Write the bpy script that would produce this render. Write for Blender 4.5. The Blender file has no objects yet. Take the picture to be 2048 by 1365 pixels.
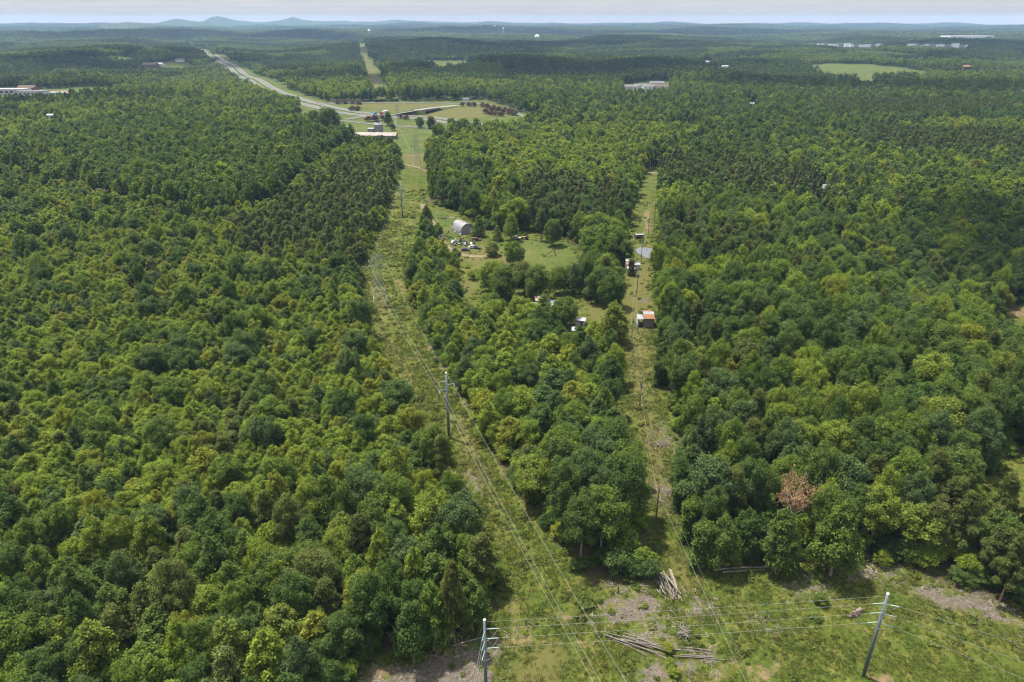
import bpy, math, random
import numpy as np
from mathutils import Vector, Matrix

random.seed(11)
rng = np.random.default_rng(11)
scene = bpy.context.scene
COL = scene.collection
R = math.radians

# ------------------------------------------------------------------ camera
CAM_H = 110.0
FPX = 1400.0                      # focal length in pixels of the 2048 px wide photograph
EYE_Y = 36.5                      # eye level in the photograph
PITCH = math.atan((682.5 - EYE_Y) / FPX)
cd = bpy.data.cameras.new('camera')
cam = bpy.data.objects.new('camera', cd)
COL.objects.link(cam)
cam.location = (0, 0, CAM_H)
cam.rotation_euler = (math.pi / 2 - PITCH, 0, 0)
cd.sensor_width = 36.0
cd.lens = FPX / 2048.0 * 36.0
cd.clip_start = 0.5
cd.clip_end = 100000
scene.camera = cam

# ------------------------------------------------------------------ sky, sun, exposure
SUN_EL, SUN_AZ = R(69), R(-58)    # azimuth from +Y, negative towards -X
world = bpy.data.worlds.new('World')
scene.world = world
world.use_nodes = True
wn, wl = world.node_tree.nodes, world.node_tree.links
wn.clear()
wo = wn.new('ShaderNodeOutputWorld')
bg = wn.new('ShaderNodeBackground')
bg.inputs['Strength'].default_value = 0.09
sky = wn.new('ShaderNodeTexSky')
sky.sky_type = 'NISHITA'
sky.sun_disc = False
sky.sun_elevation = SUN_EL
sky.sun_rotation = SUN_AZ
sky.altitude = 300
sky.air_density = 1.0
sky.dust_density = 1.6
sky.ozone_density = 1.2
# thin broken cloud layer mapped on a flat deck high above the ground
tc = wn.new('ShaderNodeTexCoord')
sep = wn.new('ShaderNodeSeparateXYZ')
wl.new(tc.outputs['Generated'], sep.inputs[0])
mz = wn.new('ShaderNodeMath'); mz.operation = 'MAXIMUM'; mz.inputs[1].default_value = 0.0
wl.new(sep.outputs['Z'], mz.inputs[0])
az = wn.new('ShaderNodeMath'); az.operation = 'ADD'; az.inputs[1].default_value = 0.035
wl.new(mz.outputs[0], az.inputs[0])
dx = wn.new('ShaderNodeMath'); dx.operation = 'DIVIDE'
dy = wn.new('ShaderNodeMath'); dy.operation = 'DIVIDE'
wl.new(sep.outputs['X'], dx.inputs[0]); wl.new(az.outputs[0], dx.inputs[1])
wl.new(sep.outputs['Y'], dy.inputs[0]); wl.new(az.outputs[0], dy.inputs[1])
cmb = wn.new('ShaderNodeCombineXYZ')
wl.new(dx.outputs[0], cmb.inputs[0]); wl.new(dy.outputs[0], cmb.inputs[1])
cn = wn.new('ShaderNodeTexNoise')
cn.inputs['Scale'].default_value = 0.75
cn.inputs['Detail'].default_value = 8
cn.inputs['Roughness'].default_value = 0.62
wl.new(cmb.outputs[0], cn.inputs['Vector'])
cr = wn.new('ShaderNodeValToRGB')
cr.color_ramp.elements[0].position = 0.34
cr.color_ramp.elements[1].position = 0.66
cr.color_ramp.elements[0].color = (0.80, 0.80, 0.80, 1)
cr.color_ramp.elements[1].color = (0.97, 0.97, 0.97, 1)
wl.new(cn.outputs['Fac'], cr.inputs[0])
cmx = wn.new('ShaderNodeMixRGB')
bc = wn.new('ShaderNodeMapRange')          # cloud deck: brighter overhead than at the horizon
bc.inputs['From Min'].default_value = 0.0; bc.inputs['From Max'].default_value = 1.0
bc.inputs['To Min'].default_value = 1.0; bc.inputs['To Max'].default_value = 3.2
wl.new(mz.outputs[0], bc.inputs['Value'])
cb = wn.new('ShaderNodeMixRGB'); cb.blend_type = 'MULTIPLY'; cb.inputs[0].default_value = 1
hz = wn.new('ShaderNodeMapRange'); hz.inputs['From Min'].default_value = -0.003; hz.inputs['From Max'].default_value = 0.007
wl.new(sep.outputs['Z'], hz.inputs['Value'])
hc = wn.new('ShaderNodeMixRGB')            # warm tint painted in low down to offset the blue of the haze
hc.inputs[1].default_value = (2.75, 2.2, 1.6, 1); hc.inputs[2].default_value = (1.98, 2.05, 2.2, 1)
wl.new(hz.outputs[0], hc.inputs[0]); wl.new(hc.outputs[0], cb.inputs[1])
wl.new(bc.outputs[0], cb.inputs[2])
wl.new(cb.outputs[0], cmx.inputs[2])
wl.new(cr.outputs[0], cmx.inputs[0])
wl.new(sky.outputs[0], cmx.inputs[1])
wl.new(cmx.outputs[0], bg.inputs[0])
wl.new(bg.outputs[0], wo.inputs['Surface'])

ld = bpy.data.lights.new('sun', 'SUN')
ld.energy = 3.1
ld.angle = R(1.5)
ld.color = (1.0, 0.94, 0.84)
sun = bpy.data.objects.new('sun', ld)
COL.objects.link(sun)
SUN_DIR = Vector((math.sin(SUN_AZ) * math.cos(SUN_EL), math.cos(SUN_AZ) * math.cos(SUN_EL), math.sin(SUN_EL)))
sun.rotation_euler = SUN_DIR.to_track_quat('Z', 'Y').to_euler()
sun.location = (0, 0, 3000)

vs = scene.view_settings
vs.view_transform = 'Standard'
vs.look = 'None'
vs.exposure = 1.72
vs.gamma = 1.0
vs.use_curve_mapping = False
scene.cycles.use_denoising = True
scene.cycles.denoiser = 'OPENIMAGEDENOISE'
scene.cycles.denoising_input_passes = 'RGB_ALBEDO_NORMAL'
scene.cycles.denoising_prefilter = 'ACCURATE'
scene.cycles.max_bounces = 5
scene.cycles.diffuse_bounces = 3
scene.cycles.transmission_bounces = 3
scene.cycles.volume_bounces = 0
scene.cycles.transparent_max_bounces = 6
scene.cycles.caustics_reflective = False
scene.cycles.caustics_refractive = False
scene.cycles.pixel_filter_type = 'BLACKMAN_HARRIS'
scene.cycles.filter_width = 1.2
scene.render.film_transparent = False

# ------------------------------------------------------------------ helpers: naming
def tag(o, label=None, cat=None, group=None, kind=None):
    if label: o['label'] = label
    if cat: o['category'] = cat
    if group: o['group'] = group
    if kind: o['kind'] = kind
    return o

def empty(name, loc, rz=0.0, label=None, cat=None, group=None):
    o = bpy.data.objects.new(name, None)
    COL.objects.link(o)
    o.location = loc
    o.rotation_euler = (0, 0, rz)
    o.empty_display_size = 0.5
    return tag(o, label, cat, group)

def copy_tree(o, parent=None):
    c = o.copy(); COL.objects.link(c)
    if parent is not None: c.parent = parent
    for ch in list(o.children): copy_tree(ch, c)
    return c

class MB:
    """collects vertices and faces for ONE mesh object"""
    def __init__(self): self.v = []; self.f = []; self.m = []; self.cm = 0
    def add(self, vs, fs):
        n = len(self.v)
        self.v += [tuple(p) for p in vs]
        for f in fs:
            self.f.append(tuple(i + n for i in f)); self.m.append(self.cm)
        return self
    def box(self, c, s, rz=0.0):
        cx, cy, cz = c; a, b, h = s[0] / 2, s[1] / 2, s[2] / 2
        co, si = math.cos(rz), math.sin(rz)
        P = []
        for z in (-h, h):
            for x, y in ((-a, -b), (a, -b), (a, b), (-a, b)):
                P.append((cx + x * co - y * si, cy + x * si + y * co, cz + z))
        return self.add(P, [(3, 2, 1, 0), (4, 5, 6, 7), (0, 1, 5, 4), (1, 2, 6, 5), (2, 3, 7, 6), (3, 0, 4, 7)])
    def tube(self, pts, rad, n=6, cap=True):
        pts = [Vector(p) for p in pts]
        if not hasattr(rad, '__len__'): rad = [rad] * len(pts)
        rings = []
        t0 = (pts[1] - pts[0]).normalized()
        u = t0.orthogonal().normalized()
        for i, p in enumerate(pts):
            a = pts[max(i - 1, 0)]; b = pts[min(i + 1, len(pts) - 1)]
            t = (b - a).normalized()
            u = (u - t * u.dot(t))
            u = u.normalized() if u.length > 1e-6 else t.orthogonal().normalized()
            w = t.cross(u)
            rings.append([p + (u * math.cos(k * 2 * math.pi / n) + w * math.sin(k * 2 * math.pi / n)) * rad[i] for k in range(n)])
        V = [q for r in rings for q in r]
        F = []
        for i in range(len(pts) - 1):
            for k in range(n):
                F.append((i * n + k, i * n + (k + 1) % n, (i + 1) * n + (k + 1) % n, (i + 1) * n + k))
        if cap:
            F.append(tuple(range(n - 1, -1, -1)))
            F.append(tuple((len(pts) - 1) * n + k for k in range(n)))
        return self.add(V, F)
    def bar(self, a, b, r, n=4): return self.tube([a, b], r, n)
    def mesh(self, name, mats):
        me = bpy.data.meshes.new(name)
        me.from_pydata(self.v, [], self.f)
        if not isinstance(mats, (list, tuple)): mats = [mats]
        for m in mats: me.materials.append(m)
        if len(mats) > 1: me.polygons.foreach_set('material_index', self.m)
        me.update()
        return me
    def build(self, name, mats, parent=None, smooth=False):
        me = self.mesh(name, mats)
        if smooth: me.polygons.foreach_set('use_smooth', [True] * len(me.polygons))
        o = bpy.data.objects.new(name, me); COL.objects.link(o)
        if parent is not None: o.parent = parent
        return o

def np_mesh(name, V, F, mats=(), mat_idx=None, attrs=None, smooth=False):
    V = np.asarray(V, np.float32); F = np.asarray(F, np.int32)
    me = bpy.data.meshes.new(name)
    me.vertices.add(len(V)); me.vertices.foreach_set('co', V.ravel())
    k = F.shape[1]
    me.loops.add(F.size); me.loops.foreach_set('vertex_index', F.ravel())
    me.polygons.add(len(F))
    me.polygons.foreach_set('loop_start', np.arange(0, F.size, k, dtype=np.int32))
    me.polygons.foreach_set('loop_total', np.full(len(F), k, np.int32))
    for m in mats: me.materials.append(m)
    if mat_idx is not None: me.polygons.foreach_set('material_index', np.asarray(mat_idx, np.int32))
    if smooth: me.polygons.foreach_set('use_smooth', np.ones(len(F), bool))
    for an, av in (attrs or {}).items():
        a = me.attributes.new(an, 'FLOAT', 'POINT'); a.data.foreach_set('value', np.asarray(av, np.float32))
    me.update(); me.validate()
    return me

# ------------------------------------------------------------------ terrain
def smooth01(x, a, b):
    t = np.clip((x - a) / (b - a), 0, 1); return t * t * (3 - 2 * t)
_tr = np.random.default_rng(5)
def _waves(n, lo, hi):
    out = []
    for _ in range(n):
        lam = math.exp(_tr.uniform(math.log(lo), math.log(hi))); th = _tr.uniform(0, 2 * math.pi)
        out.append((2 * math.pi / lam * math.cos(th), 2 * math.pi / lam * math.sin(th), _tr.uniform(0, 6.28), lam))
    return out
W_NEAR, W_MID, W_FAR = _waves(6, 180, 420), _waves(8, 600, 1500), _waves(10, 1600, 5200)
def _sum(ws, x, y):
    z = 0
    for kx, ky, p, lam in ws: z = z + np.sin(kx * x + ky * y + p)
    return z / math.sqrt(len(ws))
BUMPS = [(108, 235, 8.0, 60), (205, 275, -15.0, 48), (-150, 520, 5.0, 100)]
def T(x, y):
    x = np.asarray(x, float); y = np.asarray(y, float)
    r = np.hypot(x, y)
    z = 0.9 * smooth01(r, 150, 420) * _sum(W_NEAR, x, y)
    z = z + 11.0 * smooth01(r, 1150, 2300) * _sum(W_MID, x, y)
    z = z + 15.0 * smooth01(r, 2000, 6500) * _sum(W_FAR, x, y)
    z = z - 8.0 * smooth01(r, 1500, 4500)
    for bx, by, a, s in BUMPS: z = z + a * np.exp(-((x - bx) ** 2 + (y - by) ** 2) / (2 * s * s))
    return z
def Tz(x, y): return float(T(x, y))

_c, _s = math.cos(PITCH), math.sin(PITCH)
def ray(px, py):
    a, b = (px - 1024.0) / FPX, -(py - 682.5) / FPX
    return Vector((a, _c + b * _s, -_s + b * _c))
_TS = np.geomspace(60, 60000, 2600)
def G(px, py):
    """the point of the terrain that photograph pixel (px, py) looks at"""
    d = ray(px, py)
    xs, ys, zs = d.x * _TS, d.y * _TS, CAM_H + d.z * _TS
    h = zs - T(xs, ys)
    i = np.argmax(h < 0)
    if not h[i] < 0: i = len(_TS) - 1
    lo, hi = _TS[max(i - 1, 0)], _TS[i]
    for _ in range(24):
        m = (lo + hi) / 2
        if CAM_H + d.z * m - Tz(d.x * m, d.y * m) < 0: hi = m
        else: lo = m
    x, y = d.x * hi, d.y * hi
    return Vector((x, y, Tz(x, y)))
def GZ(px, py, z):
    """the point at height z that pixel (px, py) looks at"""
    d = ray(px, py); t = (z - CAM_H) / d.z
    return Vector((d.x * t, d.y * t, z))
def proj(x, y, z):
    """world points -> photograph pixels (used only to rank trees by size and to word labels)"""
    dz = np.asarray(z) - CAM_H
    depth = np.asarray(y) * _c - dz * _s
    up = np.asarray(y) * _s + dz * _c
    return 1024 + FPX * np.asarray(x) / depth, 682.5 - FPX * up / depth, depth
def poly(pts): return np.array([G(*p)[:2] for p in pts])
def inside(P, x, y):
    n = len(P); c = np.zeros(np.shape(x), bool); j = n - 1
    for i in range(n):
        xi, yi = P[i]; xj, yj = P[j]
        cond = ((yi > y) != (yj > y))
        with np.errstate(divide='ignore', invalid='ignore'):
            c ^= cond & (x < (xj - xi) * (y - yi) / (yj - yi + 1e-12) + xi)
        j = i
    return c
def sdist(P, x, y):
    """signed distance to polygon P, positive inside"""
    d = np.full(np.shape(x), 1e9); n = len(P); j = n - 1
    for i in range(n):
        ax, ay = P[j]; bx, by = P[i]
        ex, ey = bx - ax, by - ay
        t = np.clip(((x - ax) * ex + (y - ay) * ey) / (ex * ex + ey * ey + 1e-9), 0, 1)
        d = np.minimum(d, np.hypot(x - ax - t * ex, y - ay - t * ey)); j = i
    return np.where(inside(P, x, y), d, -d)
def pdist(L, x, y):
    """distance to an open polyline"""
    d = np.full(np.shape(x), 1e9)
    for i in range(len(L) - 1):
        ax, ay = L[i][:2]; bx, by = L[i + 1][:2]
        ex, ey = bx - ax, by - ay
        t = np.clip(((x - ax) * ex + (y - ay) * ey) / (ex * ex + ey * ey + 1e-9), 0, 1)
        d = np.minimum(d, np.hypot(x - ax - t * ex, y - ay - t * ey))
    return d

# open land, traced where forest edges meet the ground
OPEN = {
 'cut': poly([(1000,1255),(1012,1212),(1008,1172),(982,1105),(952,1035),(905,965),(842,872),(800,785),(758,712),(732,640),(722,592),(728,540),(748,495),(776,430),(796,370),(806,330),(798,305),(792,285),(850,285),(852,310),(854,345),(854,420),(842,480),(812,540),(808,585),(830,640),(853,690),(895,765),(935,830),(966,890),(998,950),(1042,1012),(1100,1088),(1180,1182),(1190,1260)]),
 'clearing': poly([(700,1420),(715,1352),(760,1322),(880,1292),(960,1258),(1020,1212),(1190,1192),(1225,1182),(1318,1176),(1405,1142),(1480,1145),(1560,1140),(1680,1128),(1800,1145),(1900,1185),(1990,1220),(2080,1250),(2500,1350),(2500,1800),(400,1900),(480,1550)]),
 'strip': poly([(1318,1190),(1304,1060),(1280,985),(1250,905),(1240,810),(1234,730),(1222,660),(1228,600),(1238,552),(1252,500),(1268,420),(1296,342),(1335,338),(1314,352),(1314,420),(1309,500),(1304,560),(1310,640),(1312,760),(1338,800),(1346,900),(1357,1000),(1382,1080),(1410,1150)]),
 'yard': poly([(848,410),(875,412),(935,436),(985,468),(1060,466),(1140,484),(1165,515),(1150,560),(1160,640),(1100,655),(1000,655),(935,640),(915,600),(920,545),(903,515),(890,500),(866,470),(850,440)]),
 'glade': poly([(1120,608),(1235,600),(1240,690),(1205,700),(1130,690),(1100,650)]),
 'pond_gap': poly([(1262,488),(1307,488),(1307,520),(1262,520)]),
 'gully': poly([(1975,665),(2010,630),(2060,605),(2120,640),(2110,735),(2040,735),(1985,715)]),
 'side_glade': poly([(1975,970),(2005,925),(2060,905),(2120,960),(2110,1085),(2040,1080),(1990,1040)]),
 'log_gap': poly([(1345,725),(1352,690),(1388,680),(1395,712),(1372,735)]),
 'farm_field': poly([(620,208),(700,205),(920,202),(968,200),(1030,222),(1092,238),(1075,250),(1000,266),(930,276),(868,288),(850,310),(795,312),(790,298),(690,292),(650,280),(600,258),(600,222)]),
 'hay_field': poly([(1596,139),(1640,129),(1730,129),(1850,143),(1848,158),(1760,167),(1680,169)]),
 'ball_field': poly([(85,186),(112,178),(200,176),(235,179),(225,200),(130,208)]),
 'school_ground': poly([(-20,180),(90,182),(150,190),(140,210),(60,214),(-20,213)]),
 'estate': poly([(1245,170),(1330,164),(1345,190),(1300,204),(1250,200)]),
 'far_glade': poly([(210,119),(240,115),(275,119),(240,129)]),
 'corn': poly([(815,130),(850,121),(930,122),(945,136),(880,142)]),
 'house_lot': poly([(290,135),(330,125),(375,122),(376,138),(330,150),(285,148)]),
 'pine_gap': poly([(1605,428),(1640,424),(1648,433),(1612,437)]),
 'lane_field': poly([(1300,335),(1340,332),(1338,345),(1304,350)]),
}
for _i, (_x, _y, _w, _h) in enumerate([(240,252,8,20),(105,240,8,20),(1500,216,9,22),(1415,128,10,12),(1448,138,10,13),(1642,386,9,24),(968,322,10,18),(1090,366,13,22),(1930,141,12,13),(1735,172,9,14)]):
    OPEN[f'plot{_i}'] = poly([(_x - _w, _y - 3), (_x + _w, _y - 3), (_x + _w, _y + _h), (_x - _w, _y + _h)])
NEARC = ('cut', 'clearing', 'strip', 'yard', 'glade', 'pond_gap', 'gully', 'side_glade', 'log_gap')
def line_px(pts, n=14):
    P = [G(*p) for p in pts]; out = []
    Q = [P[0]] + P + [P[-1]]
    for i in range(1, len(Q) - 2):
        for k in range(n):
            t = k / n; a, b, c, d = Q[i - 1], Q[i], Q[i + 1], Q[i + 2]
            out.append(0.5 * ((2 * b) + (c - a) * t + (2 * a - 5 * b + 4 * c - d) * t * t + (3 * b - a - 3 * c + d) * t * t * t))
    out.append(Q[-2]); return out
HIGHWAY = line_px([(398,97.5),(428,112),(470,138),(520,168),(580,196),(640,213),(700,226)])
FAR_CUT = line_px([(722,86),(728,105),(738,130),(750,160),(772,196)])
FAR_CUT2 = line_px([(716,77),(722,86)])
def clear_width(x, y):
    """True where no forest grows (roads and far power line cut)"""
    return (pdist(HIGHWAY, x, y) < 28) | (pdist(FAR_CUT, x, y) < 14)
# ------------------------------------------------------------------ materials
def new_mat(name):
    m = bpy.data.materials.new(name); m.use_nodes = True
    nt = m.node_tree; nt.nodes.clear()
    o = nt.nodes.new('ShaderNodeOutputMaterial')
    return m, nt.nodes, nt.links, o
def sock(node, *names):
    for n in names:
        if n in node.inputs: return node.inputs[n]
def principled(nn, col=None, rough=0.8, spec=0.25, metal=0.0):
    b = nn.new('ShaderNodeBsdfPrincipled')
    if col is not None: b.inputs['Base Color'].default_value = (*col, 1)
    b.inputs['Roughness'].default_value = rough
    b.inputs['Metallic'].default_value = metal
    sock(b, 'Specular IOR Level', 'Specular').default_value = spec
    return b
def plain(name, col, rough=0.75, spec=0.3, metal=0.0, vary=0.25, scale=1.5, col2=None):
    """base colour broken up by object-space noise: grime, weathering"""
    m, nn, ll, o = new_mat(name)
    b = principled(nn, col, rough, spec, metal)
    t = nn.new('ShaderNodeTexCoord'); n = nn.new('ShaderNodeTexNoise')
    n.inputs['Scale'].default_value = scale; n.inputs['Detail'].default_value = 6; n.inputs['Roughness'].default_value = 0.65
    ll.new(t.outputs['Object'], n.inputs['Vector'])
    r = nn.new('ShaderNodeValToRGB')
    c2 = col2 or tuple(c * (1 - vary) for c in col)
    r.color_ramp.elements[0].color = (*c2, 1); r.color_ramp.elements[1].color = (*[min(1, c * (1 + vary * 0.4)) for c in col], 1)
    r.color_ramp.elements[0].position = 0.35; r.color_ramp.elements[1].position = 0.65
    ll.new(n.outputs['Fac'], r.inputs[0]); ll.new(r.outputs[0], b.inputs['Base Color'])
    ll.new(b.outputs[0], o.inputs['Surface'])
    return m
def rampset(r, cols):
    e = r.color_ramp.elements
    while len(e) > 2: e.remove(e[-1])
    for i, c in enumerate(cols):
        p = i / max(1, len(cols) - 1)
        if i == 0: q = e[0]; q.position = 0
        elif i == 1 and len(cols) == 2: q = e[1]; q.position = 1
        elif i == len(cols) - 1: q = e[-1]; q.position = 1
        else: q = e.new(p)
        q.color = (*c, 1)
LEAF_GAIN = 1.4
def leaf_mat(name, cols, transl=0.48, source='object', stand=None, gain=1.0):
    """leaf colour: one tone per tree, small differences from leaf to leaf, slow drift from stand to stand"""
    m, nn, ll, o = new_mat(name)
    if source == 'tone':
        s = nn.new('ShaderNodeAttribute'); s.attribute_type = 'INSTANCER'; s.attribute_name = 'tone'; fac = s.outputs['Fac']
    elif source == 'object':
        s = nn.new('ShaderNodeObjectInfo'); fac = s.outputs['Random']
    else:
        s = nn.new('ShaderNodeAttribute'); s.attribute_name = 'treev'; fac = s.outputs['Fac']
    r = nn.new('ShaderNodeValToRGB'); g = gain * LEAF_GAIN
    rampset(r, [tuple(c * g for c in q) for q in cols])
    ll.new(fac, r.inputs[0]); col = r.outputs[0]
    if stand is not None:
        geo = nn.new('ShaderNodeNewGeometry'); nz = nn.new('ShaderNodeTexNoise')
        nz.inputs['Scale'].default_value = 0.0028; nz.inputs['Detail'].default_value = 5
        ll.new(geo.outputs['Position'], nz.inputs['Vector'])
        rr = nn.new('ShaderNodeValToRGB'); rr.color_ramp.elements[0].position = 0.46; rr.color_ramp.elements[1].position = 0.57
        ll.new(nz.outputs['Fac'], rr.inputs[0])
        mx = nn.new('ShaderNodeMixRGB'); ll.new(rr.outputs[0], mx.inputs[0]); ll.new(col, mx.inputs[1])
        mx.inputs[2].default_value = (*[c * g for c in stand], 1); col = mx.outputs[0]
    a = nn.new('ShaderNodeAttribute'); a.attribute_name = 'leafv'
    mr = nn.new('ShaderNodeMapRange'); mr.inputs['To Min'].default_value = 0.40; mr.inputs['To Max'].default_value = 1.60
    ll.new(a.outputs['Fac'], mr.inputs['Value'])
    mu = nn.new('ShaderNodeMixRGB'); mu.blend_type = 'MULTIPLY'; mu.inputs[0].default_value = 1
    ll.new(col, mu.inputs[1]); ll.new(mr.outputs[0], mu.inputs[2])
    b = principled(nn, None, 0.6, 0.12); ll.new(mu.outputs[0], b.inputs['Base Color'])
    t = nn.new('ShaderNodeBsdfTranslucent')
    ty = nn.new('ShaderNodeMixRGB'); ty.blend_type = 'MULTIPLY'; ty.inputs[0].default_value = 1; ty.inputs[2].default_value = (1.15, 1.1, 0.55, 1)
    ll.new(mu.outputs[0], ty.inputs[1]); ll.new(ty.outputs[0], t.inputs[0])
    ms = nn.new('ShaderNodeMixShader'); ms.inputs[0].default_value = transl
    ll.new(b.outputs[0], ms.inputs[1]); ll.new(t.outputs[0], ms.inputs[2]); ll.new(ms.outputs[0], o.inputs['Surface'])
    return m
C_DARK = (0.047, 0.080, 0.017); C_MID = (0.079, 0.119, 0.017); C_BRIGHT = (0.119, 0.160, 0.019)
C_YEL = (0.142, 0.156, 0.018); C_BLUE = (0.058, 0.088, 0.028); C_OLIVE = (0.072, 0.090, 0.022)
ML = {
 'dark green': leaf_mat('leaf_dark_green', [C_DARK, (0.058, 0.086, 0.020)]),
 'deep green': leaf_mat('leaf_deep_green', [(0.066, 0.096, 0.020), C_MID]),
 'bright green': leaf_mat('leaf_bright_green', [(0.106, 0.134, 0.022), C_BRIGHT]),
 'yellow-green': leaf_mat('leaf_yellow_green', [(0.120, 0.142, 0.022), C_YEL]),
 'blue-green': leaf_mat('leaf_blue_green', [(0.055, 0.083, 0.028), C_BLUE]),
 'olive': leaf_mat('leaf_olive', [(0.062, 0.080, 0.020), (0.084, 0.100, 0.024)]),
 'purple': leaf_mat('leaf_purple', [(0.070, 0.042, 0.033), (0.085, 0.052, 0.038)]),
 'rust': leaf_mat('leaf_rust', [(0.185, 0.108, 0.054), (0.225, 0.14, 0.078)]),
 'orange': leaf_mat('leaf_orange', [(0.17, 0.07, 0.025), (0.2, 0.09, 0.035)]),
}
M_OAK = M_POP = leaf_mat('leaf_forest', [C_DARK, C_BLUE, C_MID, C_BRIGHT, C_YEL, C_OLIVE], source='tone')
M_PINE = leaf_mat('leaf_pine_forest', [C_OLIVE, (0.060, 0.078, 0.020), (0.088, 0.102, 0.026)], 0.15)
M_FARMIX = leaf_mat('leaf_far_mixed', [C_DARK, C_MID, C_BLUE, C_MID, C_DARK, C_BRIGHT, C_MID, C_OLIVE], 0.3, 'attr', gain=.82)
M_FARDARK = leaf_mat('leaf_far_dark', [C_DARK, (0.036, 0.060, 0.016), C_BLUE, C_DARK, (0.036, 0.060, 0.016), C_OLIVE], 0.25, 'attr', gain=.8)
M_FARLIGHT = leaf_mat('leaf_far_light', [C_MID, (0.092, 0.128, 0.026), C_BLUE, C_MID, (0.10, 0.135, 0.024), C_BLUE, C_MID], 0.35, 'attr', gain=.88)
M_FARPINE = leaf_mat('leaf_far_pine', [C_DARK, C_OLIVE, (0.034, 0.056, 0.018)], 0.2, 'attr', gain=.85)
M_SCRUB = leaf_mat('leaf_scrub', [(0.060, 0.084, 0.014), (0.090, 0.108, 0.021), (0.050, 0.074, 0.013), (0.116, 0.116, 0.030), (0.076, 0.096, 0.017)])
M_GRASS = leaf_mat('grass_blades', [(0.048, 0.068, 0.012), (0.076, 0.088, 0.017), (0.04, 0.062, 0.011), (0.11, 0.104, 0.036)], 0.3)
M_BARK = plain('bark', (0.25, 0.21, 0.165), 0.9, 0.1, vary=0.4, scale=3)
M_PBARK = plain('pine_bark', (0.21, 0.125, 0.085), 0.9, 0.1, vary=0.35, scale=3)
M_GBARK = plain('grey_bark', (0.33, 0.29, 0.25), 0.9, 0.1, vary=0.35, scale=2)

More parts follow.
